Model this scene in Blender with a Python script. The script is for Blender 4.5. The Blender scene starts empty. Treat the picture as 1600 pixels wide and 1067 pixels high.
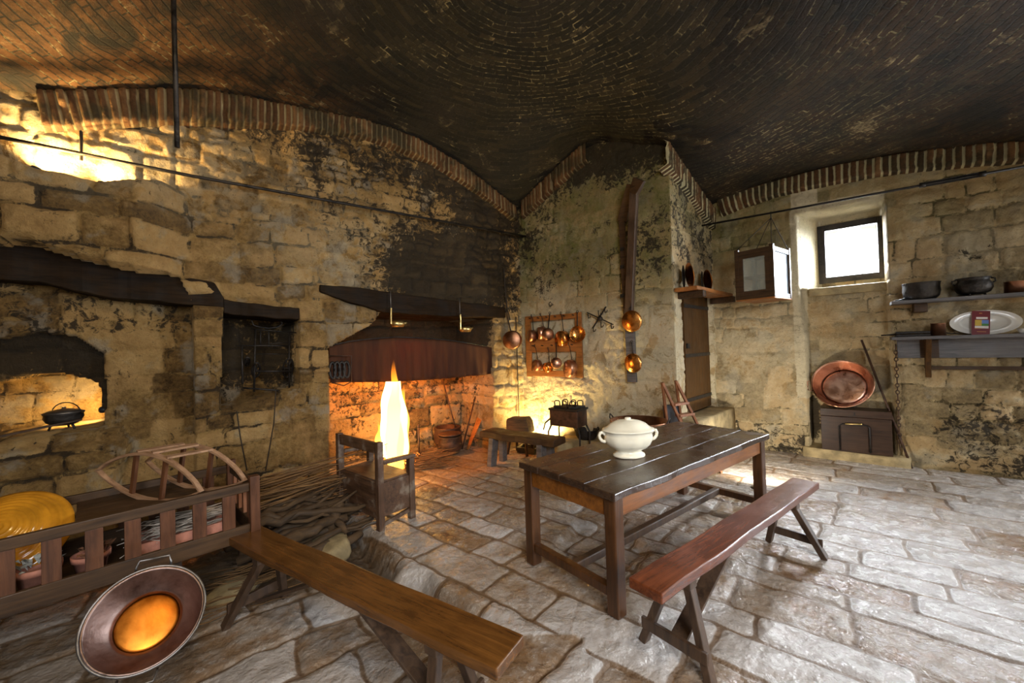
import bpy, bmesh, math, random
import numpy as np
from mathutils import Vector, Matrix
random.seed(7)
C = bpy.context.scene.collection
SC = bpy.context.scene
PI = math.pi

# ------------------------------------------------------------------ camera
F_PX, PITCH, ROLL, CAM_H = 622.14, math.radians(.806), math.radians(1.7787), 1.6472
cam_d = bpy.data.cameras.new('camera'); cam = bpy.data.objects.new('camera', cam_d); C.objects.link(cam)
cam_d.sensor_width = 36; cam_d.sensor_fit = 'HORIZONTAL'
cam_d.lens = 36 * F_PX / 1600
cam_d.clip_start = .05
cam.matrix_world = Matrix.Translation((0, 0, CAM_H)) @ Matrix.Rotation(PI / 2 + PITCH, 4, 'X') @ Matrix.Rotation(-ROLL, 4, 'Z')
SC.camera = cam

# ------------------------------------------------------------------ view, world
SC.view_settings.view_transform = 'Standard'
SC.view_settings.look = 'None'
SC.view_settings.gamma = 1
SC.view_settings.use_curve_mapping = False
SC.view_settings.exposure = 0.68
SC.cycles.use_denoising = True
SC.cycles.max_bounces = 8
SC.cycles.diffuse_bounces = 4
SC.cycles.glossy_bounces = 3
SC.cycles.sample_clamp_indirect = 6
W = bpy.data.worlds.new('world'); SC.world = W; W.use_nodes = True
W.node_tree.nodes['Background'].inputs[0].default_value = (.80, .90, 1, 1)
W.node_tree.nodes['Background'].inputs[1].default_value = 14.0

# ------------------------------------------------------------------ room frames (metres; plan in x, y; camera over the origin)
def unit(a): a = math.radians(a); return np.array([math.cos(a), math.sin(a)])
LC = np.array([.18, 6.8]); PE = np.array([2.17, 5.3]); WC = np.array([3.27, 6.40])
lv = unit(37.6); ln_ = np.array([lv[1], -lv[0]])
wv = unit(-40.1); wn = np.array([wv[1], -wv[0]])
pv = (PE - LC) / np.linalg.norm(PE - LC); pn = np.array([pv[1], -pv[0]])
rv = (WC - PE) / np.linalg.norm(WC - PE); rn = np.array([rv[1], -rv[0]])
LEN_P = float(np.linalg.norm(PE - LC)); LEN_R = float(np.linalg.norm(WC - PE))
W0 = WC
class Frame:
    def __init__(s, o, a, n): s.o, s.a, s.n = np.array(o, float), np.array(a, float), np.array(n, float)
    def p(s, u, d, z):
        q = s.o + s.a * u + s.n * d; return Vector((q[0], q[1], z))
    def rot(s):                       # local x along the wall, y out of it into the room
        return math.atan2(s.a[1], s.a[0])
    def arr(s, u, d, z):
        return np.stack([s.o[0] + s.a[0] * u + s.n[0] * d, s.o[1] + s.a[1] * u + s.n[1] * d, z], -1)
LW = Frame(LC, -lv, ln_)              # u grows to the left, away from the corner
WW = Frame(WC, wv, wn)
PF = Frame(LC, pv, pn)
PR = Frame(PE, rv, rn)
def ray(x, y):
    u = x - 800; v = y - 533.5
    cr, sr = math.cos(ROLL), math.sin(ROLL)
    a = u * cr - v * sr; b = u * sr + v * cr
    c, s = math.cos(PITCH), math.sin(PITCH)
    rt, up = a / F_PX, -b / F_PX
    return np.array([rt, c - up * s, s + up * c])
def at_z(x, y, z=0.):
    d = ray(x, y); t = (z - CAM_H) / d[2]; return Vector((d[0] * t, d[1] * t, z))
def at_depth(x, y, dep):
    d = ray(x, y); t = dep / d[1]; return Vector((d[0] * t, dep, CAM_H + d[2] * t))
def on(fr, x, y, d=0.):               # (u, z) of a sight line on the plane d in front of a wall
    r = ray(x, y); o = fr.o + fr.n * d
    t = float(np.dot(o, fr.n) / np.dot(r[:2], fr.n)); q = r * t
    return float(np.dot(q[:2] - o, fr.a)), CAM_H + q[2]
def onp(fr, x, y, d=0.):
    u, z = on(fr, x, y, d); return fr.p(u, d, z)

# ------------------------------------------------------------------ lights
def area(name, loc, target, sx, sy, power, col, spread=180):
    l = bpy.data.lights.new(name, 'AREA'); l.shape = 'RECTANGLE'; l.size = sx; l.size_y = sy
    l.energy = power; l.color = col; l.spread = math.radians(spread)
    o = bpy.data.objects.new(name, l); C.objects.link(o); o.location = loc
    o.rotation_euler = (Vector(target) - Vector(loc)).to_track_quat('-Z', 'Y').to_euler()
    return o
def point(name, loc, power, col, r=.03):
    l = bpy.data.lights.new(name, 'POINT'); l.energy = power; l.color = col; l.shadow_soft_size = r
    o = bpy.data.objects.new(name, l); C.objects.link(o); o.location = loc; return o
def spot(name, loc, target, power, col, ang, r=.03, blend=.5):
    l = bpy.data.lights.new(name, 'SPOT'); l.energy = power; l.color = col; l.shadow_soft_size = r
    l.spot_size = math.radians(ang); l.spot_blend = blend
    o = bpy.data.objects.new(name, l); C.objects.link(o); o.location = loc
    o.rotation_euler = (Vector(target) - Vector(loc)).to_track_quat('-Z', 'Y').to_euler(); return o
# daylight through the small window
area('window_daylight', WW.p(1.66, -.92, 3.25), WW.p(1.5, 2.0, .2), 1.8, 1.6, 2000, (.84, .92, 1), 140)
# daylight of the open door further along the window wall, right of the picture
area('side_door_daylight', WW.p(5.3, .12, 1.45), WW.p(4.2, 4.5, .3), 1.3, 2.1, 320, (.84, .91, 1))
# added unseen fill behind the camera, brightening the foreground
area('daylight_behind', (1.6, -2.5, 2.8), (.5, 2.4, 0), 2.4, 2.0, 125, (.90, .94, 1), 115)
area('warm_room_light', (.2, .2, 4.35), (-3.2, 4.2, 2.2), .7, .7, 40, (1, .70, .32))  # added unseen warm fill for the left wall, high above the camera

# ------------------------------------------------------------------ noise helpers
def vnoise(x, y, seed=0):
    x = np.asarray(x, float); y = np.asarray(y, float)
    xi = np.floor(x).astype(np.int64); yi = np.floor(y).astype(np.int64); fx = x - xi; fy = y - yi
    fx = fx * fx * (3 - 2 * fx); fy = fy * fy * (3 - 2 * fy)
    def h(a, b):
        n = (a * 374761393 + b * 668265263 + seed * 1274126177) & 0xffffffff
        n = ((n ^ (n >> 13)) * 1274126177) & 0xffffffff
        return ((n ^ (n >> 16)) & 0xffff) / 65535.
    return (h(xi, yi) * (1 - fx) + h(xi + 1, yi) * fx) * (1 - fy) + (h(xi, yi + 1) * (1 - fx) + h(xi + 1, yi + 1) * fx) * fy
def fbm(x, y, seed=0, oc=4):
    r = 0; a = .5; t = 0
    for i in range(oc):
        r = r + a * vnoise(x, y, seed + i * 7); t += a; a *= .5; x = x * 2.03 + 3.1; y = y * 2.03 + 1.7
    return r / t
def sstep(a, b, x):
    t = np.clip((x - a) / (b - a), 0, 1); return t * t * (3 - 2 * t)
def masonry(u, v, rh, ln, seed, warp=.03, wf=2.0, vr=.45):
    """courses of blocks: returns distance to the nearest joint and a random number per block"""
    uu = u + warp * (fbm(u * wf, v * wf, seed + 3) - .5) * 2 + warp * .5 * (vnoise(u * 9, v * 9, seed + 11) - .5)
    vv = v + warp * (fbm(u * wf + 7, v * wf + 5, seed + 5) - .5) * 2 + warp * .5 * (vnoise(u * 9 + 5, v * 9, seed + 12) - .5)
    rg = np.random.RandomState(seed)
    lo, hi = vv.min() - 1, vv.max() + 1
    rows = [lo]
    while rows[-1] < hi: rows.append(rows[-1] + rh * (1 + vr * (rg.rand() * 2 - 1)))
    rows = np.array(rows); ri = np.clip(np.searchsorted(rows, vv) - 1, 0, len(rows) - 2)
    dist = np.minimum(vv - rows[ri], rows[ri + 1] - vv); rid = np.zeros_like(uu); ce = np.zeros_like(uu)
    ulo, uhi = uu.min() - 1, uu.max() + 2
    for r in np.unique(ri):
        m = ri == r
        cs = [ulo - rg.rand() * ln]
        h = rows[r + 1] - rows[r]
        while cs[-1] < uhi: cs.append(cs[-1] + ln * (.55 + .9 * rg.rand()) * (.6 + .4 * h / rh))
        cs = np.array(cs); ci = np.clip(np.searchsorted(cs, uu[m]) - 1, 0, len(cs) - 2)
        du = np.minimum(uu[m] - cs[ci], cs[ci + 1] - uu[m]); dv = dist[m]
        k = .03
        hh = np.clip(.5 + .5 * (du - dv) / k, 0, 1)
        ce[m] = du * (1 - hh) + dv * hh - k * hh * (1 - hh)
        rid[m] = rg.rand(len(cs))[ci]
    return ce, rid
def inpoly(x, y, poly):
    r = np.zeros(x.shape, bool); n = len(poly); j = n - 1
    for i in range(n):
        xi, yi = poly[i]; xj, yj = poly[j]
        if yi != yj:
            c = ((yi > y) != (yj > y)) & (x < (xj - xi) * (y - yi) / (yj - yi) + xi); r ^= c
        j = i
    return r
def grid_mesh(name, P, mat, attrs=None, keep=None, flip=False, kind='structure', smooth=True, uv=None):
    ny, nx = P.shape[:2]
    idx = np.arange(nx * ny).reshape(ny, nx)
    q = np.stack([idx[:-1, :-1], idx[:-1, 1:], idx[1:, 1:], idx[1:, :-1]], -1)
    if flip: q = q[..., ::-1]
    q = q.reshape(-1, 4)
    if keep is not None: q = q[keep.reshape(-1)]
    me = bpy.data.meshes.new(name)
    me.vertices.add(nx * ny); me.vertices.foreach_set('co', P.reshape(-1).astype(np.float32))
    me.loops.add(q.size); me.loops.foreach_set('vertex_index', q.reshape(-1).astype(np.int32))
    me.polygons.add(len(q)); me.polygons.foreach_set('loop_start', np.arange(0, q.size, 4, dtype=np.int32))
    me.update(calc_edges=True)
    if smooth: me.polygons.foreach_set('use_smooth', np.ones(len(q), bool))
    for k, a in (attrs or {}).items():
        t = me.attributes.new(k, 'FLOAT', 'POINT'); t.data.foreach_set('value', np.ascontiguousarray(a, dtype=np.float32).reshape(-1))
    if uv is not None:
        l = me.uv_layers.new(name='uv'); l.data.foreach_set('uv', uv.reshape(-1, 2)[q.reshape(-1)].astype(np.float32).reshape(-1))
    me.materials.append(mat); me.validate()
    o = bpy.data.objects.new(name, me); C.objects.link(o)
    if kind: o['kind'] = kind
    return o

# ------------------------------------------------------------------ materials
class NT:
    def __init__(s, name):
        s.m = bpy.data.materials.new(name); s.m.use_nodes = True; s.t = s.m.node_tree; s.N = s.t.nodes; s.L = s.t.links
        s.b = s.N['Principled BSDF']
    def l(s, a, b): s.L.new(a, b)
    def coord(s, scale=(1, 1, 1), which='Object'):
        tc = s.N.new('ShaderNodeTexCoord'); mp = s.N.new('ShaderNodeMapping'); mp.inputs['Scale'].default_value = scale
        s.l(tc.outputs[which], mp.inputs['Vector']); return mp.outputs[0]
    def noise(s, v, sc, det=5, rough=.6, dist=0.):
        x = s.N.new('ShaderNodeTexNoise'); x.inputs['Scale'].default_value = sc; x.inputs['Detail'].default_value = det
        x.inputs['Roughness'].default_value = rough; x.inputs['Distortion'].default_value = dist
        if v is not None: s.l(v, x.inputs['Vector'])
        return x.outputs['Fac']
    def ramp(s, f, stops, interp='LINEAR'):
        x = s.N.new('ShaderNodeValToRGB'); x.color_ramp.interpolation = interp
        e = x.color_ramp.elements
        while len(e) < len(stops): e.new(.5)
        for i, (p, c) in enumerate(stops):
            e[i].position = p; e[i].color = (*c, 1) if len(c) == 3 else c
        s.l(f, x.inputs[0]); return x.outputs[0]
    def rng(s, f, a, b, c=0., d=1.):
        x = s.N.new('ShaderNodeMapRange'); x.interpolation_type = 'SMOOTHSTEP'
        x.inputs[1].default_value = a; x.inputs[2].default_value = b; x.inputs[3].default_value = c; x.inputs[4].default_value = d
        s.l(f, x.inputs[0]); return x.outputs[0]
    def mix(s, f, a, b, mode='MIX'):
        x = s.N.new('ShaderNodeMix'); x.data_type = 'RGBA'; x.blend_type = mode
        for sock, v in ((x.inputs[0], f), (x.inputs[6], a), (x.inputs[7], b)):
            if isinstance(v, (int, float)): sock.default_value = v
            elif isinstance(v, tuple): sock.default_value = (*v, 1)
            else: s.l(v, sock)
        return x.outputs[2]
    def math(s, op, a, b=0.):
        x = s.N.new('ShaderNodeMath'); x.operation = op
        for sock, v in ((x.inputs[0], a), (x.inputs[1], b)):
            if isinstance(v, (int, float)): sock.default_value = v
            else: s.l(v, sock)
        return x.outputs[0]
    def attr(s, name):
        x = s.N.new('ShaderNodeAttribute'); x.attribute_name = name; return x.outputs['Fac']
    def bump(s, h, st, dist=.01, prev=None):
        x = s.N.new('ShaderNodeBump'); x.inputs['Strength'].default_value = st; x.inputs['Distance'].default_value = dist
        s.l(h, x.inputs['Height'])
        if prev is not None: s.l(prev, x.inputs['Normal'])
        return x.outputs[0]
    def out(s, col=None, rough=.8, metal=0., norm=None, spec=None):
        b = s.b
        if isinstance(col, tuple): b.inputs['Base Color'].default_value = (*col, 1)
        elif col is not None: s.l(col, b.inputs['Base Color'])
        if isinstance(rough, (int, float)): b.inputs['Roughness'].default_value = rough
        else: s.l(rough, b.inputs['Roughness'])
        b.inputs['Metallic'].default_value = metal
        if norm is not None: s.l(norm, b.inputs['Normal'])
        if spec is not None: b.inputs['Specular IOR Level'].default_value = spec
        return s.m

def wall_mat(name, stops, joint, jdark, spotc=(.012, .010, .007)):
    t = NT(name); v = t.coord()
    blk = t.attr('stone'); jt = t.attr('joint'); soot = t.attr('soot'); moss = t.attr('moss'); lime = t.attr('lime')
    n1 = t.noise(v, 1.6, 6, .65); n2 = t.noise(v, 7, 10, .78, .3); n3 = t.noise(v, 34, 8, .75); n4 = t.noise(v, 3.6, 10, .72, .9); n5 = t.noise(v, 13, 6, .7, 1.2)
    f = t.math('ADD', t.math('MULTIPLY', blk, .34), t.math('ADD', t.math('MULTIPLY', n2, .62), t.math('MULTIPLY', n1, .40)))
    f = t.math('ADD', t.math('SUBTRACT', f, .24), t.math('MULTIPLY', t.math('SUBTRACT', n3, .5), .55))
    col = t.ramp(f, stops)
    hv = t.noise(v, 2.7, 4, .6)
    col = t.mix(t.math('MULTIPLY', t.rng(t.math('ADD', hv, t.math('MULTIPLY', blk, .2)), .55, .72), .55), col, t.mix(n2, (.30, .16, .05), (.66, .42, .17)))
    col = t.mix(t.math('MULTIPLY', t.rng(hv, .46, .36), .5), col, t.mix(n2, (.16, .14, .10), (.50, .46, .37)))
    jf = t.math('MULTIPLY', t.rng(t.math('ADD', jt, t.math('MULTIPLY', t.math('SUBTRACT', n3, .5), 1.6)), .35, .75), t.rng(n4, .36, .52, jdark[1], 1.))
    col = t.mix(jf, col, t.mix(t.rng(n4, .44, .54), joint, jdark[0]))
    col = t.mix(t.math('MULTIPLY', t.math('MINIMUM', lime, 1.), t.math('MAXIMUM', t.rng(n4, .42, .50), t.rng(lime, 1.1, 1.5))), col, t.mix(n2, (.46, .36, .20), (.88, .79, .56)))
    col = t.mix(t.rng(n3, .57, .66, 0, .6), col, (.075, .050, .024))
    col = t.mix(t.math('MULTIPLY', moss, t.rng(n2, .32, .60, .25, 1.)), col, t.mix(n5, (.035, .042, .008), (.26, .25, .06)))
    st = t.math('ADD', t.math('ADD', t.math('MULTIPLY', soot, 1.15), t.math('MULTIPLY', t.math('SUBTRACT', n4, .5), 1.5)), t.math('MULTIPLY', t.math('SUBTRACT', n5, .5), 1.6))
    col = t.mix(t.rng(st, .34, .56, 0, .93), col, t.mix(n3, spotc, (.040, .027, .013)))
    h = t.math('ADD', t.math('MULTIPLY', n2, 1.), t.math('ADD', t.math('MULTIPLY', n3, .40), t.math('MULTIPLY', n5, .5)))
    nb = t.bump(h, 1., .045)
    return t.out(col, t.rng(n2, .3, .7, .62, .92), norm=nb, spec=.3)
M = {}
M['wall_warm'] = wall_mat('stone_wall_warm', [(.14, (.055, .029, .008)), (.34, (.20, .115, .034)), (.50, (.38, .240, .085)), (.74, (.60, .42, .185))], (.36, .225, .075), ((.045, .028, .012), .35))
M['wall_pale'] = wall_mat('stone_wall_pale', [(.12, (.13, .092, .045)), (.32, (.36, .27, .14)), (.50, (.60, .47, .27)), (.74, (.82, .70, .46))], (.72, .56, .31), ((.12, .09, .04), .5))

def floor_mat():
    t = NT('worn_flagstone'); v = t.coord()
    blk = t.attr('stone'); jt = t.attr('joint'); dirt = t.attr('soot')
    n1 = t.noise(v, 1.3, 5, .6); n2 = t.noise(v, 6, 7, .62, .15); n3 = t.noise(v, 38, 7, .7)
    f = t.math('ADD', t.math('MULTIPLY', blk, .38), t.math('ADD', t.math('MULTIPLY', n2, .55), t.math('MULTIPLY', t.math('SUBTRACT', n1, .10), .42)))
    col = t.ramp(t.math('ADD', f, t.math('MULTIPLY', t.math('SUBTRACT', n3, .5), .14)), [(.30, (.10, .045, .016)), (.43, (.20, .125, .070)), (.55, (.29, .235, .185)), (.78, (.41, .37, .335))])
    col = t.mix(t.math('MULTIPLY', t.rng(n3, .54, .62, 0, .7), t.rng(n2, .45, .6)), col, (.46, .42, .38))
    col = t.mix(t.math('MULTIPLY', t.rng(jt, .3, .9), .9), col, t.mix(n2, (.045, .020, .006), (.20, .105, .035)))
    col = t.mix(t.math('MULTIPLY', dirt, t.rng(n2, .30, .55, .55, 1)), col, t.mix(n3, (.02, .013, .008), (.12, .075, .035)))
    n6 = t.noise(t.coord((1, 1, 1)), 11, 6, .55, .25)
    h = t.math('ADD', t.math('ADD', n2, t.math('MULTIPLY', n6, 1.1)), t.math('MULTIPLY', n3, .14))
    nb = t.bump(h, .75, .034)
    rg = t.math('ADD', t.rng(n6, .35, .65, .10, .32), t.math('MULTIPLY', t.math('MAXIMUM', jt, dirt), .4))
    return t.out(col, rg, norm=nb, spec=.8)
M['floor'] = floor_mat()

def ceil_mat():
    t = NT('sooty_brick_vault'); v = t.coord()
    tc = t.N.new('ShaderNodeTexCoord')
    dn = t.N.new('ShaderNodeTexNoise'); dn.inputs['Scale'].default_value = 2.2; dn.inputs['Detail'].default_value = 3; t.l(v, dn.inputs['Vector'])
    sub = t.N.new('ShaderNodeVectorMath'); sub.operation = 'MULTIPLY_ADD'; t.l(dn.outputs['Color'], sub.inputs[0]); sub.inputs[1].default_value = (.10, .05, 0); t.l(tc.outputs['UV'], sub.inputs[2])
    br = t.N.new('ShaderNodeTexBrick'); br.inputs['Scale'].default_value = 1; br.inputs['Brick Width'].default_value = .30; br.inputs['Row Height'].default_value = .062
    br.inputs['Mortar Size'].default_value = .0070; br.inputs['Mortar Smooth'].default_value = .35; br.inputs['Bias'].default_value = 0
    br.inputs['Color1'].default_value = (0, 0, 0, 1); br.inputs['Color2'].default_value = (1, 1, 1, 1); br.inputs['Mortar'].default_value = (.5, .5, .5, 1)
    t.l(sub.outputs[0], br.inputs['Vector'])
    n1 = t.noise(v, .8, 4, .6); n2 = t.noise(v, 3.2, 8, .68, .6); n3 = t.noise(v, 17, 6, .7)
    warm = t.attr('warm'); wear = t.attr('wear')
    cell = t.N.new('ShaderNodeRGBToBW'); t.l(br.outputs['Color'], cell.inputs[0])
    f = t.math('ADD', t.math('MULTIPLY', cell.outputs[0], .42), t.math('MULTIPLY', n3, .5))
    base = t.ramp(f, [(.2, (.003, .0025, .0015)), (.5, (.013, .010, .004)), (.75, (.035, .025, .010)), (.95, (.085, .062, .026))])
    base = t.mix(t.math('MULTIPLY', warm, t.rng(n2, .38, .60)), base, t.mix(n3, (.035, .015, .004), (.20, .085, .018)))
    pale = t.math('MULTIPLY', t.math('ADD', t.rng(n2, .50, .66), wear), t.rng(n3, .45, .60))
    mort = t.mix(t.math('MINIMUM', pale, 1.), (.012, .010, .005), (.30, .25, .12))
    col = t.mix(t.math('MULTIPLY', br.outputs['Fac'], t.rng(n3, .32, .5, .35, 1)), base, mort)
    # bricks whose soot has flaked off
    fl = t.math('MULTIPLY', t.rng(n2, .585, .69), t.rng(f, .38, .62))
    col = t.mix(t.math('MULTIPLY', fl, .75), col, (.30, .23, .12))
    col = t.mix(t.rng(n1, .50, .70, 0, .75), col, t.mix(n3, (.008, .007, .006), (.03, .022, .014)))
    h = t.math('ADD', t.math('MULTIPLY', br.outputs['Fac'], -1.1), t.math('ADD', t.math('MULTIPLY', n3, .5), t.math('MULTIPLY', cell.outputs[0], .8)))
    nb = t.bump(h, 1., .035)
    return t.out(col, .72, norm=nb, spec=.35)
M['ceiling'] = ceil_mat()
def arch_mat():
    t = NT('arch_brick'); v = t.coord(); jt = t.attr('joint'); blk = t.attr('stone')
    n2 = t.noise(v, 3, 7, .65); n3 = t.noise(v, 25, 6, .7)
    col = t.ramp(t.math('ADD', t.math('MULTIPLY', blk, .5), t.math('MULTIPLY', n3, .5)), [(.2, (.035, .015, .005)), (.55, (.11, .050, .018)), (.9, (.22, .125, .050))])
    col = t.mix(t.rng(n2, .44, .62), col, t.mix(n3, (.014, .010, .006), (.07, .05, .02)))
    col = t.mix(t.math('MULTIPLY', t.rng(jt, .3, .9), t.rng(n2, .3, .6, .9, .3)), col, (.34, .28, .15))
    col = t.mix(t.math('MULTIPLY', t.attr('lime'), t.rng(t.math('ADD', jt, t.math('MULTIPLY', n3, .9)), .66, 1.15)), col, (.50, .45, .26))
    return t.out(col, .85, norm=t.bump(n3, .7, .02), spec=.25)
M['arch'] = arch_mat()

def wood(name, dark, light, axis='X', rough=(.28, .5), wear=None, gl=.5):
    sc = {'X': (1.2, 14, 14), 'Z': (14, 14, 1.2), 'Y': (14, 1.2, 14)}[axis]
    t = NT(name); v = t.coord(sc); w = t.coord()
    g = t.noise(v, 2.2, 7, .65, .8); n2 = t.noise(w, 5, 5, .6); n3 = t.noise(w, 60, 4, .6)
    col = t.ramp(t.math('ADD', t.math('MULTIPLY', g, .7), t.math('MULTIPLY', n2, .35)), [(.36, dark), (.68, light)])
    if wear: col = t.mix(t.rng(n2, .52, .66, 0, .8), col, wear)
    nb = t.bump(t.math('ADD', g, t.math('MULTIPLY', n3, .15)), .35, .0035)
    return t.out(col, t.rng(n2, .35, .65, *rough), norm=nb, spec=gl)
M['table'] = wood('oak_dark_polished', (.016, .008, .005), (.062, .032, .016), 'X', (.20, .32), gl=.7)
M['table_leg'] = wood('oak_dark_leg', (.022, .008, .002), (.095, .034, .008), 'Z', (.3, .5))
M['table_apron'] = wood('oak_apron', (.085, .024, .003), (.27, .092, .012), 'X', (.3, .5))
M['bench'] = wood('bench_red_brown', (.045, .010, .003), (.17, .044, .014), 'X', (.23, .27), gl=.7)
M['bench2'] = wood('bench_honey_brown', (.040, .014, .003), (.145, .056, .011), 'X', (.23, .27), gl=.7)
M['bench_leg'] = wood('bench_leg_dark', (.020, .011, .007), (.085, .045, .022), 'Z', (.4, .6))
M['old_wood'] = wood('old_dark_wood', (.018, .009, .004), (.080, .040, .015), 'X', (.45, .7), gl=.3)
M['slat_wood'] = wood('slat_wood', (.032, .011, .004), (.12, .044, .016), 'Z', (.4, .6), gl=.35)
M['grey_wood'] = wood('grey_blue_wood', (.035, .032, .034), (.16, .150, .150), 'X', (.4, .65))
M['settle'] = wood('settle_wood', (.030, .014, .007), (.13, .065, .032), 'X', (.4, .6), wear=(.24, .19, .14))
M['settle_v'] = wood('settle_post_wood', (.030, .014, .007), (.12, .060, .030), 'Z', (.4, .6), wear=(.20, .16, .12))
M['rack'] = wood('rack_orange_wood', (.14, .045, .009), (.42, .16, .035), 'X', (.35, .55))
M['steps_wood'] = wood('red_brown_wood', (.13, .045, .016), (.34, .13, .05), 'Z', (.4, .6))
M['bent_wood'] = wood('bent_wood', (.14, .070, .035), (.38, .22, .12), 'X', (.45, .65))
M['beam'] = wood('sooty_beam', (.005, .0035, .002), (.026, .014, .006), 'X', (.6, .85), gl=.12)
M['door'] = wood('door_wood', (.032, .014, .003), (.10, .046, .010), 'Z', (.6, .8), gl=.2)
M['chest'] = wood('chest_wood', (.014, .006, .003), (.050, .023, .010), 'X', (.38, .5), gl=.25)
M['bark'] = wood('bark', (.016, .009, .004), (.105, .058, .022), 'X', (.7, .9))
M['twig'] = wood('twig', (.075, .034, .010), (.24, .125, .040), 'X', (.7, .9))
M['pale_twig'] = wood('pale_twig', (.22, .17, .12), (.52, .44, .36), 'X', (.7, .9))

def metal(name, c1, c2, rough=(.25, .5), m=1., sc=4, bmp=.3, hs=16):
    t = NT(name); v = t.coord(); n = t.noise(v, sc, 6, .65, .4); h = t.noise(v, hs, 3, .5)
    col = t.ramp(n, [(.35, c1), (.65, c2)])
    return t.out(col, t.rng(n, .3, .7, *rough), m, norm=t.bump(h, bmp, .012))
M['copper'] = metal('copper', (.42, .20, .12), (.74, .42, .29), (.24, .40))
M['copper_dull'] = metal('copper_dull', (.22, .095, .050), (.52, .27, .16), (.30, .5), bmp=.25)
M['copper_bright'] = metal('copper_bright', (.78, .30, .06), (.98, .50, .16), (.16, .3))
M['copper_orange'] = metal('copper_orange', (.34, .090, .008), (.66, .23, .030), (.32, .46), sc=7, bmp=.22, hs=6)
M['tin'] = metal('tarnished_tin', (.085, .052, .042), (.30, .21, .18), (.30, .5), sc=3)
M['bronze'] = metal('brass', (.45, .32, .10), (.80, .62, .28), (.25, .4))
M['iron'] = metal('black_iron', (.010, .009, .008), (.05, .042, .036), (.4, .65), .6, 9, .5, 40)
M['iron_rust'] = metal('rusty_iron', (.030, .016, .010), (.12, .060, .034), (.45, .7), .5, 9, .5, 40)
M['iron_grey'] = metal('grey_iron', (.12, .11, .10), (.30, .28, .27), (.35, .5), .9)

def plain(name, col, rough=.5, spec=.5, bump=.0, var=.12, sc=12):
    t = NT(name); v = t.coord(); n = t.noise(v, sc, 5, .6)
    c = t.mix(t.rng(n, .3, .7), tuple(x * (1 - var) for x in col), tuple(min(1, x * (1 + var)) for x in col))
    nb = t.bump(n, bump, .01) if bump else None
    return t.out(c, rough, norm=nb, spec=spec)
M['porcelain'] = plain('cream_porcelain', (.80, .74, .58), .12, .6, var=.05)
M['platter'] = plain('white_porcelain', (.72, .70, .64), .15, .6, var=.04)
M['red_print'] = plain('red_card', (.16, .006, .010), .4)
M['print_yellow'] = plain('printed_yellow', (.62, .42, .05), .4)
M['print_blue'] = plain('printed_blue', (.14, .25, .62), .4)
M['print_green'] = plain('printed_green', (.05, .22, .04), .4)
M['print_white'] = plain('printed_white', (.75, .72, .68), .4)
M['print_gold'] = plain('printed_gold', (.45, .16, .04), .4)
M['amber'] = plain('amber_glaze', (.40, .165, .010), .16, .7, bump=.15, var=.3, sc=5)
M['terracotta'] = plain('terracotta', (.42, .17, .11), .7, bump=.3, var=.25)
M['soil'] = plain('dry_soil', (.10, .07, .05), .95, bump=1., var=.6, sc=30)
M['leaf_green'] = plain('green_leaf', (.16, .32, .03), .5)
M['leaf_dry'] = plain('dry_leaf', (.26, .11, .05), .8, var=.5)
M['leaf_grey'] = plain('grey_leaf', (.34, .34, .30), .8, var=.5)
M['black_paint'] = plain('black_panel', (.030, .033, .040), .35)
M['cord'] = plain('dark_cord', (.035, .025, .016), .9)
M['safe_panel'] = plain('white_cloth_panel', (.36, .44, .54), .7, var=.1, sc=6)  # pale blue daylight on the safe's right side, put into its colour
M['step_stone'] = plain('step_stone', (.30, .225, .11), .8, bump=.8, var=.35, sc=7)
M['reveal'] = plain('whitewashed_stone', (.80, .76, .66), .8, bump=.5, var=.15, sc=9)
M['lamp_black'] = plain('lamp_housing', (.02, .02, .02), .5)
def glassy(name, col, al):
    t = NT(name); t.b.inputs['Base Color'].default_value = (*col, 1); t.b.inputs['Roughness'].default_value = .08
    t.b.inputs['Alpha'].default_value = al; return t.m
M['glass'] = glassy('dusty_glass', (.55, .58, .50), .28)
def emit(name, col, st):
    t = NT(name); t.b.inputs['Base Color'].default_value = (0, 0, 0, 1)
    t.b.inputs['Emission Color'].default_value = (*col, 1); t.b.inputs['Emission Strength'].default_value = st; return t.m
M['lamp_glow'] = emit('lamp_glow', (1, .72, .35), 60)
M['ember'] = None
def ember():
    t = NT('embers'); v = t.coord(); n = t.noise(v, 14, 5, .7)
    col = t.ramp(n, [(.45, (.02, .008, .004)), (.6, (.10, .03, .01))]); t.out(col, .9)
    t.b.inputs['Emission Color'].default_value = (1, .25, .03, 1); t.l(t.rng(n, .52, .66, 0, 9), t.b.inputs['Emission Strength']); return t.m
M['ember'] = ember()
def flame(name, c1, c2, s, a0=.25, a1=.75):
    t = NT(name); v = t.coord((3.2, 3.2, .8)); n = t.noise(v, 2.6, 4, .6, .8)
    lw = t.N.new('ShaderNodeLayerWeight'); lw.inputs[0].default_value = .35
    hgt = t.attr('flame_h')
    core = t.math('SUBTRACT', 1., lw.outputs['Facing'])
    f = t.math('MULTIPLY', core, t.math('ADD', n, .35))
    al = t.math('MULTIPLY', t.math('MULTIPLY', t.rng(f, a0, a1), t.rng(hgt, 1., .55)), 1. if a1 < .3 else .5)
    em = t.N.new('ShaderNodeEmission'); t.l(t.mix(t.rng(hgt, .3, .95), c1, c2), em.inputs[0]); em.inputs[1].default_value = s
    tr = t.N.new('ShaderNodeBsdfTransparent'); mx = t.N.new('ShaderNodeMixShader')
    t.l(al, mx.inputs[0]); t.l(tr.outputs[0], mx.inputs[1]); t.l(em.outputs[0], mx.inputs[2])
    t.l(mx.outputs[0], t.N['Material Output'].inputs['Surface']); return t.m
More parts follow.
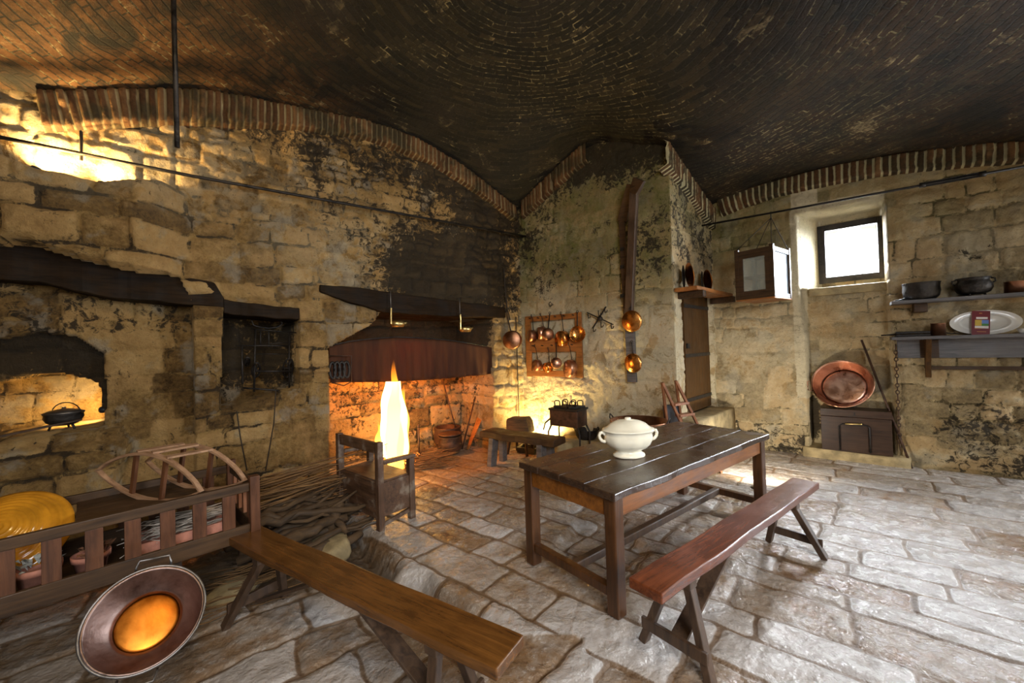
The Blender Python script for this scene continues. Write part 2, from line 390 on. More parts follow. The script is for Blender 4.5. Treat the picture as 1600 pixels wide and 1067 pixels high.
M['flame_in'] = flame('flame_core', (1, .70, .32), (1, .60, .18), 8, .02, .20)
M['flame_out'] = flame('flame_outer', (1, .42, .05), (1, .26, .015), 4.5, .12, .60)
def cloth():
    t = NT('sooty_red_cloth'); v = t.coord((6, 6, .7)); n = t.noise(v, 2, 5, .6)
    w = t.coord(); n2 = t.noise(w, 160, 2)
    col = t.ramp(n, [(.35, (.045, .013, .003)), (.7, (.105, .034, .008))])
    t.out(col, .85, norm=t.bump(n2, .3, .003))
    trl = t.N.new('ShaderNodeBsdfTranslucent'); trl.inputs[0].default_value = (.13, .050, .010, 1)
    mx = t.N.new('ShaderNodeMixShader'); mx.inputs[0].default_value = .30
    t.l(t.b.outputs[0], mx.inputs[1]); t.l(trl.outputs[0], mx.inputs[2]); t.l(mx.outputs[0], t.N['Material Output'].inputs['Surface'])
    return t.m
M['cloth'] = cloth()

# ------------------------------------------------------------------ mesh builder
class MB:
    def __init__(s): s.bm = bmesh.new()
    def _add(s, vs, fs, mat=None, sm=False):
        bv = [s.bm.verts.new(mat @ Vector(v) if mat else Vector(v)) for v in vs]
        for f in fs:
            try: x = s.bm.faces.new([bv[i] for i in f]); x.smooth = sm
            except ValueError: pass
        return s
    def box(s, x0, x1, y0, y1, z0, z1, mat=None):
        v = [(x, y, z) for z in (z0, z1) for y in (y0, y1) for x in (x0, x1)]
        return s._add(v, [(0, 2, 3, 1), (4, 5, 7, 6), (0, 1, 5, 4), (2, 6, 7, 3), (0, 4, 6, 2), (1, 3, 7, 5)], mat)
    def bar(s, a, b, w, h, up=(0, 0, 1), w2=None, h2=None):
        """a board from a to b: w across, h along UP; ends may differ"""
        a, b = Vector(a), Vector(b); d = (b - a).normalized(); up = Vector(up)
        sd = d.cross(up)
        if sd.length < 1e-4: sd = d.cross(Vector((1, 0, 0)))
        sd.normalize(); u = sd.cross(d).normalized(); w2 = w2 or w; h2 = h2 or h
        v = []
        for p, ww, hh in ((a, w, h), (b, w2, h2)):
            for i, j in ((-1, -1), (1, -1), (1, 1), (-1, 1)): v.append(p + sd * i * ww / 2 + u * j * hh / 2)
        return s._add(v, [(3, 2, 1, 0), (4, 5, 6, 7), (0, 1, 5, 4), (1, 2, 6, 5), (2, 3, 7, 6), (3, 0, 4, 7)])
    def tube(s, pts, r, n=8, cap=True, flat=1.):
        pts = [Vector(p) for p in pts]; k = len(pts); rs = r if isinstance(r, (list, tuple)) else [r] * k
        vs = []; pu = None
        for i, p in enumerate(pts):
            d = (pts[min(i + 1, k - 1)] - pts[max(i - 1, 0)]).normalized()
            if pu is None:
                pu = d.orthogonal().normalized() if abs(d.z) > .98 else d.cross(Vector((0, 0, 1))).normalized()
            pu = (pu - d * pu.dot(d)).normalized(); q = d.cross(pu)
            for j in range(n):
                a = 2 * PI * j / n; vs.append(p + pu * math.cos(a) * rs[i] + q * math.sin(a) * rs[i] * flat)
        fs = [(i * n + j, i * n + (j + 1) % n, (i + 1) * n + (j + 1) % n, (i + 1) * n + j) for i in range(k - 1) for j in range(n)]
        if cap: fs += [tuple(range(n - 1, -1, -1)), tuple((k - 1) * n + j for j in range(n))]
        return s._add(vs, fs, None, True)
    def lathe(s, prof, n=40, mat=None, sx=1., sy=1., sm=True, lobes=0, la=0., cap=True):
        vs = []; fs = []; k = len(prof)
        for r, z in prof:
            for j in range(n):
                a = 2 * PI * j / n; q = r * (1 + la * math.cos(lobes * a)) if lobes else r
                vs.append((q * math.cos(a) * sx, q * math.sin(a) * sy, z))
        for i in range(k - 1):
            for j in range(n): fs.append((i * n + j, i * n + (j + 1) % n, (i + 1) * n + (j + 1) % n, (i + 1) * n + j))
        if cap and prof[0][0] > 1e-5: fs.append(tuple(range(n - 1, -1, -1)))
        if cap and prof[-1][0] > 1e-5: fs.append(tuple((k - 1) * n + j for j in range(n)))
        s._add(vs, fs, mat, sm)
        return s
    def prism(s, poly, y0, y1, mat=None, hole=None):
        """polygon in x, z pushed along y"""
        n = len(poly); vs = [(x, y0, z) for x, z in poly] + [(x, y1, z) for x, z in poly]
        fs = [tuple(range(n)), tuple(range(2 * n - 1, n - 1, -1))] + [(j, j + n, (j + 1) % n + n, (j + 1) % n) for j in range(n)]
        return s._add(vs, fs, mat)
    def build(s, name, mat, parent=None, bevel=0., loc=None, rotz=None, weld=True):
        if weld: bmesh.ops.remove_doubles(s.bm, verts=s.bm.verts, dist=1e-5)
        bmesh.ops.recalc_face_normals(s.bm, faces=s.bm.faces)
        me = bpy.data.meshes.new(name); s.bm.to_mesh(me); s.bm.free(); me.materials.append(mat)
        o = bpy.data.objects.new(name, me); C.objects.link(o)
        if parent: o.parent = parent
        if loc is not None: o.location = loc
        if rotz is not None: o.rotation_euler = (0, 0, rotz)
        if bevel:
            b = o.modifiers.new('bevel', 'BEVEL'); b.width = bevel; b.segments = 2; b.limit_method = 'ANGLE'
        return o
def thing(name, label, cat, loc=(0, 0, 0), rotz=0., group=None):
    o = bpy.data.objects.new(name, None); C.objects.link(o); o.empty_display_size = .05
    o.location = loc; o.rotation_euler = (0, 0, rotz); o['label'] = label; o['category'] = cat
    if group: o['group'] = group
    return o
def tag(o, label, cat, group=None, kind=None):
    o['label'] = label; o['category'] = cat
    if group: o['group'] = group
    if kind: o['kind'] = kind
    return o
def struct(o): o['kind'] = 'structure'; return o
def copy_tree(o, parent=None):
    c = o.copy(); C.objects.link(c); c.parent = parent
    for ch in list(o.children): copy_tree(ch, c)
    return c
def axis_mat(loc, z, x=None):
    """matrix whose z axis points along Z"""
    z = Vector(z).normalized(); x = Vector(x) if x is not None else z.orthogonal()
    y = z.cross(x).normalized(); x = y.cross(z).normalized()
    m = Matrix((x, y, z)).transposed().to_4x4(); m.translation = Vector(loc); return m


# ================================================================== THE SETTING
def spaced(a0, a, b, b1, fine, coarse):
    r = list(np.arange(a0, a, coarse)) + list(np.arange(a, b, fine)) + list(np.arange(b, b1 + coarse, coarse))
    return np.array(r)
def blur(m, k):
    m = m.astype(float)
    for ax in (0, 1):
        acc = 0
        for i in range(-k, k + 1): acc = acc + np.roll(m, i, ax)
        m = acc / (2 * k + 1)
    return m
def gauss(u, v, cu, cv, su, sv): return np.exp(-((u - cu) / su) ** 2 - ((v - cv) / sv) ** 2)

# ---- floor: worn flagstones, the left part one step lower
def build_floor():
    xs = spaced(-9, -4.7, 6.3, 8.5, .0118, .4); ys = spaced(-8, 1.0, 7.4, 9.5, .0118, .4)
    X, Y = np.meshgrid(xs, ys)
    u = X * wv[0] + Y * wv[1]; v = -(X * wn[0] + Y * wn[1])
    d1, id1 = masonry(u, v, .29, .62, 21, .045, 1.5, .42)
    d2, id2 = masonry(v * .98 + .2 * u, u - .15 * v, .48, .62, 5, .07, 1.2, .35)
    e = [(470, 745), (515, 800), (565, 829), (618, 884), (606, 903), (668, 896), (676, 922), (750, 962), (800, 1002), (862, 1066), (950, 1240)]
    poly = [tuple(at_z(x, y, 0.)[:2]) for x, y in e] + [(.1, -3), (-9, -3), (-9, 4.4)]
    low = inpoly(X, Y, poly)
    lb = blur(blur(low, 4), 3)
    edge_d = np.full(X.shape, 9.)
    for (ax, ay), (bx, by) in zip(poly[:10], poly[1:11]):
        tt = np.clip(((X - ax) * (bx - ax) + (Y - ay) * (by - ay)) / ((bx - ax) ** 2 + (by - ay) ** 2), 0, 1)
        edge_d = np.minimum(edge_d, np.hypot(X - ax - tt * (bx - ax), Y - ay - tt * (by - ay)))
    bigarea = blur(low | ((X < .35) & (Y < 2.3)), 2) > .5
    dd = np.where(bigarea, d2, d1); rid = np.where(bigarea, id2, id1)
    prof = sstep(-.004, .046, dd - .012 * (fbm(X * 12, Y * 12, 3) - .3))
    wear = fbm(X * 3, Y * 3, 9, 4)
    relief = np.where(bigarea, .016, .012)
    z = (prof - 1) * relief + (rid - .5) * .010 + (wear - .5) * .020 + (fbm(X * 12, Y * 12, 4, 4) - .5) * .009
    fade = np.maximum(sstep(2.0, 2.55, Y), sstep(-.15, -.7, X)) * sstep(.2, 1.0, Y + 3)
    rough_low = sstep(2.7, 3.2, Y) * lb
    z = z - (.09 + .075 * np.clip(1 - edge_d / .45, 0, 1)) * lb * fade + rough_low * (fbm(X * 4, Y * 4, 8) - .5) * .14
    # sunk stones below the table
    pit = inpoly(X, Y, [tuple(at_z(x, y, 0.)[:2]) for x, y in [(868, 850), (905, 812), (985, 822), (1010, 860), (950, 905)]])
    z = z - .05 * blur(pit, 3)
    # hearth dust
    hu = (X - LC[0]) * LW.a[0] + (Y - LC[1]) * LW.a[1]; hd = (X - LC[0]) * LW.n[0] + (Y - LC[1]) * LW.n[1]
    hearth = gauss(hu, hd, 1.9, .0, 1.6, 1.0)
    soot = np.clip(rough_low * 1.1 + hearth * .7 + gauss(X, Y, -2.6, 1.8, 1.0, .8) * .7, 0, 1)
    joint = 1 - sstep(.003, .024, dd - .008 * (fbm(X * 14, Y * 14, 13, 3) - .3))
    far = (X < -4.9) | (X > 6.5) | (Y < .7) | (Y > 7.6)
    z = np.where(far, 0 - .13 * lb * fade, z)
    P = np.stack([X, Y, z], -1)
    grid_mesh('floor', P, M['floor'], dict(stone=rid, joint=joint, soot=soot))
build_floor()

# ---- left wall
def U(lst, fr=LW, d=0.): return [on(fr, x, y, d) for x, y in lst]
POLY_BEAM = U([(-60, 380), (0, 385), (60, 387), (120, 405), (200, 424), (280, 434), (330, 444), (348, 470)])
def build_left():
    us = spaced(-.16, -.1, 6.9, 10.4, .019, .35); zs = spaced(-.35, -.25, 4.85, 5.4, .019, .2)
    u, z = np.meshgrid(us, zs)
    d1, id1 = masonry(u, z, .27, .42, 31, .05, 1.6, .4)
    d2, id2 = masonry(u, z, .13, .22, 37, .06, 3., .4)
    small = ((z > 2.6 + .25 * np.sin(u * 1.3)) & (u < 3.2)) | ((z > 3.1) & (u < 4.3))
    sm = blur(small, 2) > .5
    dd = np.where(sm, d2, d1); rid = np.where(sm, id2, id1)
    n = fbm(u * 3, z * 3, 2, 5); n2 = fbm(u * 14, z * 14, 6, 4)
    dd = dd - .012 * (fbm(u * 11, z * 11, 77, 3) - .35)
    rel = np.where(sm, .030, .036)
    keepj = sstep(.30, .5, fbm(u * 1.7, z * 1.7, 55))          # some joints are filled flush
    d = (sstep(0, .035, dd) - 1) * rel * (.35 + .65 * keepj) + (rid - .5) * .026 + (n - .5) * .07 + (n2 - .5) * .026 + (fbm(u * 30, z * 30, 91, 3) - .5) * .020
    base = d.copy()
    # bulging lower masonry at the left with a ledge on top
    led = np.interp(u, [4.3, 4.62, 5.0, 5.4, 5.65, 6.2], [3.34, 3.37, 3.22, 3.25, 3.36, 3.5])
    bul = .36 * sstep(4.35, 4.8, u)
    d = d + bul * (1 - sstep(-.01, .02, z - led))
    # wall set back under the long lintel
    sb_poly = POLY_BEAM[:-2] + [on(LW, 300, 476), (4.40, -.4), (6.2, -.4), (7.2, 2.6)]
    ov = inpoly(u, z, sb_poly) & (z < 2.7)
    d = np.where(ov, base - .27, d)
    # oven: sooty hollow, then the vaulted oven mouth
    h1 = U([(-80, 640), (-80, 540), (20, 525), (60, 518), (120, 525), (158, 552), (163, 600), (163, 664), (0, 700), (-80, 715)], LW, -.27)
    h2 = U([(-90, 720), (-90, 640), (-60, 605), (0, 596), (50, 584), (100, 585), (140, 594), (157, 606), (160, 664), (60, 684)], LW, -.40)
    m1 = inpoly(u, z, h1); d = np.where(m1, base - .40, d)
    m2 = inpoly(u, z, h2); d = np.where(m2, base * .6 - 1.0, d)
    # oven sill
    sill = (u > 4.93 + .04 * np.sin(z * 14)) & (z < .98 + .02 * np.sin(u * 5))
    d = np.where(sill, .20 * sstep(.98, .80, z) + .02 + base * 1.5, d)
    # niche with the roasting jack
    nz = U([(347, 486), (467, 492), (467, 606), (440, 612), (400, 628), (347, 642)])
    nich = inpoly(u, z, nz); d = np.where(nich, base * .7 - .62, d)
    # fireplace
    fp = U([(517, 900), (516, 660), (514, 545), (540, 530), (585, 505), (597, 487), (700, 492), (772, 496), (771, 560), (770, 690), (771, 800)])
    fpm = inpoly(u, z, fp); d = np.where(fpm, base * .8 - .92, d)
    # ledge stone on the pillar right of the niche
    lg = (u > 3.07) & (u < 3.46) & (np.abs(z - 1.44) < .022); d = np.where(lg, d + .06, d)
    # corbel on top of the left pillar
    cb = (u > 4.13) & (u < 4.40) & (z < 2.17) & (z > 1.86); d = np.where(cb, .04 + .35 * (z - 1.86) * .3 + base * .4, d)
    mant = gauss(u, z, 1.35, 2.75, 1.25, .62)
    soot = .95 * mant + .55 * gauss(u, z, .5, 3.9, 1.1, .6) + 1.3 * fpm * sstep(1.3, 1.75, z) + .18 * fpm + .55 * (m1 & ~m2) + .50 * nich * sstep(1.0, 1.5, z) + .1  # niche term paints its shade, the other terms are soot
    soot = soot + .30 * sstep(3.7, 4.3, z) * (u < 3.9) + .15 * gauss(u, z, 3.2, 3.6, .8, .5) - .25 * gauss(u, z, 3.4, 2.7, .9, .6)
    soot = soot + .25 * (ov & ~m1 & (z > 1.9))  # shade under the long lintel, painted into the wall
    lime = .55 * gauss(u, z, .15, 1.0, .45, 1.3) + .3 * gauss(u, z, 2.8, 2.9, .9, .6) + .6 * gauss(u, z, 5.0, 3.6, 1.1, .35)
    joint = (1 - sstep(.002, .022, dd)) * (.4 + .6 * keepj)
    P = LW.arr(u, d, z)
    grid_mesh('wall_left', P, M['wall_warm'], dict(stone=rid, joint=joint, soot=soot, moss=u * 0, lime=lime), flip=True)
build_left()

def build_pier():
    us = np.arange(-.35, LEN_P + .005, .019); us[-1] = LEN_P; zs = np.arange(-.3, 4.75, .019)
    u, z = np.meshgrid(us, zs)
    d1, id1 = masonry(u, z, .26, .45, 61, .035, 1.5, .3)
    n = fbm(u * 3, z * 3, 12, 5); n2 = fbm(u * 14, z * 14, 16, 4)
    keepj = sstep(.40, .6, fbm(u * 1.5, z * 1.5, 65))
    d = (sstep(0, .03, d1) - 1) * .020 * keepj + (id1 - .5) * .012 + (n - .5) * .05 + (n2 - .5) * .020 + (fbm(u * 30, z * 30, 92, 3) - .5) * .014
    edge = sstep(LEN_P - .06, LEN_P, u); d = d * (1 - edge) - .01 * edge
    moss = .95 * sstep(1.9, 3.0, z + .5 * (fbm(u * 2.2, z * 1.1, 68) - .5)) * (.55 + .6 * fbm(u * 5, z * 2, 69))
    soot = .5 * sstep(3.75, 4.4, z) + .30 * gauss(u, z, 2.2, 2.9, .45, .8) + .25 * gauss(u, z, .2, 3.5, .5, .7) + .30 * gauss(u, z, .45, 2.45, .25, .35) + .22 * gauss(u, z, 1.2, 2.5, .3, .4) + .26 * sstep(2.0, 3.0, z) - .12
    lime = .9 * (1 - sstep(1.9, 2.6, z)) + .35 * gauss(u, z, .5, 2.6, .4, .5)
    joint = (1 - sstep(.004, .02, d1)) * keepj
    grid_mesh('wall_pier', PF.arr(u, d, z), M['wall_pale'], dict(stone=id1, joint=joint, soot=soot, moss=moss, lime=lime))
    us = np.arange(0, LEN_R + .25, .019); u, z = np.meshgrid(us, zs)
    d1, id1 = masonry(u, z, .26, .45, 71, .035, 1.5, .3)
    n = fbm(u * 3, z * 3, 22, 5); n2 = fbm(u * 14, z * 14, 26, 4)
    d = (sstep(0, .03, d1) - 1) * .018 + (id1 - .5) * .012 + (n - .5) * .05 + (n2 - .5) * .022 + (fbm(u * 30, z * 30, 93, 3) - .5) * .014
    edge = sstep(.06, 0, u); d = d * (1 - edge) - .01 * edge
    du0, dz0 = on(PR, 1067, 455); du1, _ = on(PR, 1111, 455)
    dr = (u > du0 - .02) & (u < du1 + .02) & (z < dz0 + .05); d = np.where(dr, -.12, d)
    moss = .55 * sstep(2.7, 3.6, z); soot = .36 * sstep(2.3, 3.0, z)
    lime = .9 * (1 - sstep(2.3, 2.8, z))
    grid_mesh('wall_pier_side', PR.arr(u, d, z), M['wall_pale'], dict(stone=id1, joint=(1 - sstep(.004, .02, d1)), soot=soot, moss=moss, lime=lime))
build_pier()

# ---- window wall with the tall recess
REC0, _ = on(WW, 1246, 400); REC1, _ = on(WW, 1389, 440)
RECD = -.24; WIND = -.52
wu0, wz1 = on(WW, 1281, 358, WIND); wu1, _ = on(WW, 1378, 340, WIND); _, wz0 = on(WW, 1330, 436, WIND)
SILLZ = on(WW, 1320, 447, RECD)[1]
def build_window_wall():
    us = spaced(-.35, -.3, 3.75, 6.6, .019, .35); zs = spaced(-.35, -.3, 4.4, 5.0, .019, .2)
    u, z = np.meshgrid(us, zs)
    d1, id1 = masonry(u, z, .20, .32, 81, .05, 1.8, .4)
    n = fbm(u * 2.6, z * 2.6, 42, 5); n2 = fbm(u * 14, z * 14, 46, 4)
    keepj = sstep(.38, .6, fbm(u * 1.5, z * 1.5, 85))
    d = (sstep(0, .03, d1) - 1) * .022 * (.3 + .7 * keepj) + (id1 - .5) * .014 + (n - .5) * .07 + (n2 - .5) * .026 + (fbm(u * 30, z * 30, 94, 3) - .5) * .018
    base = d.copy()
    top = on(WW, 1310, 322)[1]
    # the reveal bulges a little lower down
    r0 = REC0 + .05 * sstep(2.2, 1.6, z) + .015 * (n - .5) * 4 * (z < 2.2)
    rec = (u > r0) & (u < REC1) & (z < top) & (z > .10)
    d = np.where(rec, base * .7 + RECD, d)
    wup = rec & (z > SILLZ) & (u > wu0 - .17)
    d = np.where(wup, WIND, d)
    d = np.where(rec & (z > SILLZ) & (u <= wu0 - .02), np.interp(u, [REC0, wu0 - .02], [-.03, WIND]), d)
    hole = (u > wu0) & (u < wu1) & (z > wz0) & (z < wz1)
    keep = ~(hole[:-1, :-1] & hole[1:, 1:] & hole[1:, :-1] & hole[:-1, 1:])
    low = 1 - sstep(.2, 1.3, z)
    soot = .50 * (1 - sstep(.1, .9, z)) * (u < REC0) + .48 * (1 - sstep(.5, 1.6, z)) * (u > REC1) * np.interp(u, [2.3, 2.7], [.5, 1]) - .12 + .2 * gauss(u, z, .1, 2.0, .3, .5)
    soot = np.where(rec, -.4 + 1.6 * gauss(u, z, REC0 + .05, .5, .16, .42), soot)  # dark gap of shade beside the chest, painted at the recess foot
    soot = soot + .35 * gauss(u, z, 2.75, 2.55, .35, .12) + .2 * sstep(3.1, 3.7, z)
    moss = .75 * sstep(2.5, 3.3, z) * (~rec) * np.interp(u, [0, 1.2, 2.3, 3], [1, .7, .45, .35])
    lime = np.where(rec, .15, .55 * gauss(u, z, .5, 1.6, .9, .7) + .5 * gauss(u, z, 2.9, 2.7, .5, .3))
    wide = (u > REC0 - .05) & (u < wu0) & (z > SILLZ) | (np.abs(u - REC0) < .07) & (z > .8) & (z < top + .05) | (np.abs(z - top) < .10) & (u > REC0) & (u < REC1)
    lime = np.where(wide, 1.6, lime); soot = np.where(wide, -1., soot); moss = np.where(wide, 0, moss)  # whitewash on the reveal, and glare painted white along the recess edge
    joint = (1 - sstep(.004, .02, d1)) * (.3 + .7 * keepj)
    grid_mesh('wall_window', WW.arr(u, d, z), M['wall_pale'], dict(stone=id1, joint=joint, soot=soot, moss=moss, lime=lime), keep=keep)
build_window_wall()
# sill slab
sl = MB(); sl.box(REC0 + .10, REC1 - .003, RECD - .30, RECD + .06, SILLZ - .11, SILLZ + .005)
o = struct(sl.build('window_sill', M['step_stone'], bevel=.012)); o.location = WW.p(0, 0, 0); o.rotation_euler = (0, 0, WW.rot())
# wall frames: local x = along, local y must be the wall's n; the window wall and pier have n to the right of a, so y is mirrored
for q in (): pass

def place(o, fr):
    """matrix of a wall frame: local x along the wall, y out of the wall, z up"""
    m = Matrix(((fr.a[0], fr.n[0], 0, fr.o[0]), (fr.a[1], fr.n[1], 0, fr.o[1]), (0, 0, 1, 0), (0, 0, 0, 1)))
    return m
def fmat(fr, u=0., d=0., z=0.):
    """proper rotation: local x runs along the wall, local -y points out into the room (or +y for the left wall)"""
    n3 = Vector((fr.n[0], fr.n[1], 0)); a3 = Vector((fr.a[0], fr.a[1], 0))
    if a3.cross(n3).z < 0: y = -n3
    else: y = n3
    m = Matrix((a3, y, Vector((0, 0, 1)))).transposed().to_4x4(); m.translation = fr.p(u, d, z); return m
def outdir(fr):
    """+1 when local +y of fmat points into the room, -1 otherwise"""
    return 1 if Vector((fr.a[0], fr.a[1], 0)).cross(Vector((fr.n[0], fr.n[1], 0))).z > 0 else -1
def wall_thing(name, label, cat, fr, u, d, z, group=None):
    t = thing(name, label, cat, group=group); t.matrix_world = fmat(fr, u, d, z); return t
o.matrix_world = fmat(WW)
if outdir(WW) < 0:
    for v in o.data.vertices: v.co.y = -v.co.y
    o.data.flip_normals()

# ---- window
win = bpy.data.objects.new('window_1', None); C.objects.link(win); win['kind'] = 'structure'
win.matrix_world = fmat(WW, (wu0 + wu1) / 2, WIND, (wz0 + wz1) / 2)
hw, hh = (wu1 - wu0) / 2, (wz1 - wz0) / 2
f = MB(); t_ = .055
f.box(-hw - .03, -hw + t_, -.05, .05, -hh - .03, hh + .03); f.box(hw - t_, hw + .03, -.05, .05, -hh - .03, hh + .03)
f.box(-hw + t_, hw - t_, -.05, .05, -hh - .03, -hh + t_); f.box(-hw + t_, hw - t_, -.05, .05, hh - t_, hh + .03)
f.build('window_frame', M['iron'], win, bevel=.004)
f = MB()
for i in (1, 2): f.tube([(-hw + i * 2 * hw / 3, .03, -hh), (-hw + i * 2 * hw / 3, .03, hh)], .006, 6)
for i in (1, 2, 3): f.tube([(-hw, .03, -hh + i * hh / 2), (hw, .03, -hh + i * hh / 2)], .005, 6)
f.build('window_bar', M['iron'], win)
f = MB(); f.box(-hw + .01, hw - .01, .0, .004, -hh + .01, hh - .01); f.build('window_pane', M['glass'], win)

# ---- the unseen rest of the room, plain plastered stone
def plain_wall(name, a, b, z0=-.3, z1=5.3):
    n = 40; t = np.linspace(0, 1, n); zs = np.linspace(z0, z1, 20); T, Z = np.meshgrid(t, zs)
    P = np.stack([a[0] + (b[0] - a[0]) * T, a[1] + (b[1] - a[1]) * T, Z], -1)
    q = T * 0
    grid_mesh(name, P, M['wall_warm'], dict(stone=q + .5, joint=q, soot=q, moss=q, lime=q + .5))
A_ = LW.p(10.2, 0, 0); B_ = WW.p(6.5, 0, 0)
cr_ = np.array([[wv[0], lv[0]], [wv[1], lv[1]]])
k_ = np.linalg.solve(cr_, np.array([B_.x - A_.x, B_.y - A_.y]))
D_ = (A_.x + wv[0] * k_[0], A_.y + wv[1] * k_[0])
plain_wall('wall_back', A_, D_); plain_wall('wall_right', D_, B_)

# ---- the brick vault: a shallow dome of ring courses over the hall
ARC_L_UP = U([(60, 150), (105, 150), (250, 145), (350, 150), (470, 175), (560, 190), (640, 215), (720, 262), (800, 325)])
ARC_L_LO = U([(70, 205), (125, 200), (250, 195), (350, 195), (470, 203), (560, 215), (640, 240), (720, 285), (802, 345)])
ARC_W_UP = U([(1120, 310), (1200, 290), (1300, 262), (1400, 245), (1500, 232), (1598, 225), (1700, 222)], WW)
ARC_W_LO = U([(1128, 337), (1200, 310), (1300, 287), (1400, 270), (1500, 262), (1598, 252), (1700, 252)], WW)
ARC_P_UP = U([(818, 318), (850, 288), (880, 258), (905, 236), (920, 226), (980, 222), (1030, 222)], PF)
ARC_R_UP = U([(1036, 224), (1055, 250), (1080, 285), (1100, 315), (1113, 332)], PR)
APEX = np.array([.22, 3.45])
cp = []
for lst, fr in ((ARC_L_UP[1:], LW), (ARC_W_UP, WW), (ARC_P_UP, PF), (ARC_R_UP, PR)):
    for u_, z_ in lst: p = fr.p(u_, .02, z_); cp.append((p.x, p.y, z_))
cp += [(APEX[0], APEX[1], 5.05), (-.9, 3.0, 4.98), (1.6, 3.0, 4.98), (-4.9, 2.6, 3.95), (0, 0, 4.9), (-6.5, -1, 3.9), (3, -5, 4.2), (7.5, 1.5, 3.9), (-2.5, -4, 4.3), (0, 1.6, 5.0), (3.2, 1.6, 4.75), (-2.6, 1.8, 4.75)]
cp = np.array(cp)
def tps_fit(P):
    n = len(P); r = np.linalg.norm(P[:, None, :2] - P[None, :, :2], axis=2); K = np.where(r > 0, r * r * np.log(r + 1e-9), 0) + np.eye(n) * .15
    A = np.zeros((n + 3, n + 3)); A[:n, :n] = K; A[:n, n] = 1; A[:n, n + 1:] = P[:, :2]; A[n:, :n] = A[:n, n:].T
    return np.linalg.solve(A, np.r_[P[:, 2], 0, 0, 0])
tw = tps_fit(cp)
def ceil_z(X, Y):
    X = np.asarray(X, float); Y = np.asarray(Y, float); z = tw[-3] + tw[-2] * X + tw[-1] * Y
    for i in range(len(cp)):
        r2 = (X - cp[i, 0]) ** 2 + (Y - cp[i, 1]) ** 2; z = z + tw[i] * .5 * r2 * np.log(r2 + 1e-9)
    return z
def build_ceiling():
    xs = np.arange(-9, 9, .07); ys = np.arange(-8, 9.5, .07); X, Y = np.meshgrid(xs, ys)
    Z = np.clip(ceil_z(X, Y), 3.2, 5.2) + (fbm(X * 1.5, Y * 1.5, 91) - .5) * .08
    qx, qy = X - APEX[0], Y - APEX[1]
    a = qx * wv[0] + qy * wv[1]; b = -(qx * wn[0] + qy * wn[1])
    n = np.where(a > 0, 2.7, 2.0)
    n = 2.0 + .8 * sstep(-1, 1.5, a)
    rho = (np.abs(a) ** n + np.abs(b) ** n + 1e-6) ** (1 / n)
    th = np.arctan2(qx, qy)
    warm = sstep(-1.2, -3.4, X) * .9 + .25 * sstep(1.5, 3.5, X)  # orange lamp glow at left painted into the brick colour, fainter tint right
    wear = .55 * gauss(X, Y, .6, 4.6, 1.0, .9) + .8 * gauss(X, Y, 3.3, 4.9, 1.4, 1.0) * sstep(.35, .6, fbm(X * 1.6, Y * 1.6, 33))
    uv = np.stack([th, rho], -1)
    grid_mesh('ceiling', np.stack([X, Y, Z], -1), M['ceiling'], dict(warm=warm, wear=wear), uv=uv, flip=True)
build_ceiling()
# ring-course bricks: the coordinates of the vault are (angle, radius); the row's own radius turns the angle into a length
def fix_ceiling_nodes():
    t = M['ceiling'].node_tree; br = [n for n in t.nodes if n.bl_idname == 'ShaderNodeTexBrick'][0]
    va = br.inputs['Vector'].links[0].from_node
    tc = va.inputs[2].links[0].from_socket
    sep = t.nodes.new('ShaderNodeSeparateXYZ'); t.links.new(tc, sep.inputs[0])
    ns = va.inputs[0].links[0].from_socket; sn = t.nodes.new('ShaderNodeSeparateXYZ'); t.links.new(ns, sn.inputs[0])
    def m(op, a, b=None):
        x = t.nodes.new('ShaderNodeMath'); x.operation = op
        for s, v in zip(x.inputs, (a, b)):
            if v is None: continue
            if isinstance(v, (int, float)): s.default_value = v
            else: t.links.new(v, s)
        return x.outputs[0]
    rho = m('ADD', sep.outputs[1], m('MULTIPLY', m('SUBTRACT', sn.outputs[0], .5), .10))
    row = m('MULTIPLY', m('ADD', m('FLOOR', m('DIVIDE', rho, .062)), .5), .062)
    uu = m('ADD', m('MULTIPLY', sep.outputs[0], row), m('MULTIPLY', sn.outputs[1], .05))
    cb = t.nodes.new('ShaderNodeCombineXYZ'); t.links.new(uu, cb.inputs[0]); t.links.new(rho, cb.inputs[1])
    t.links.new(cb.outputs[0], br.inputs['Vector']); t.nodes.remove(va)
fix_ceiling_nodes()

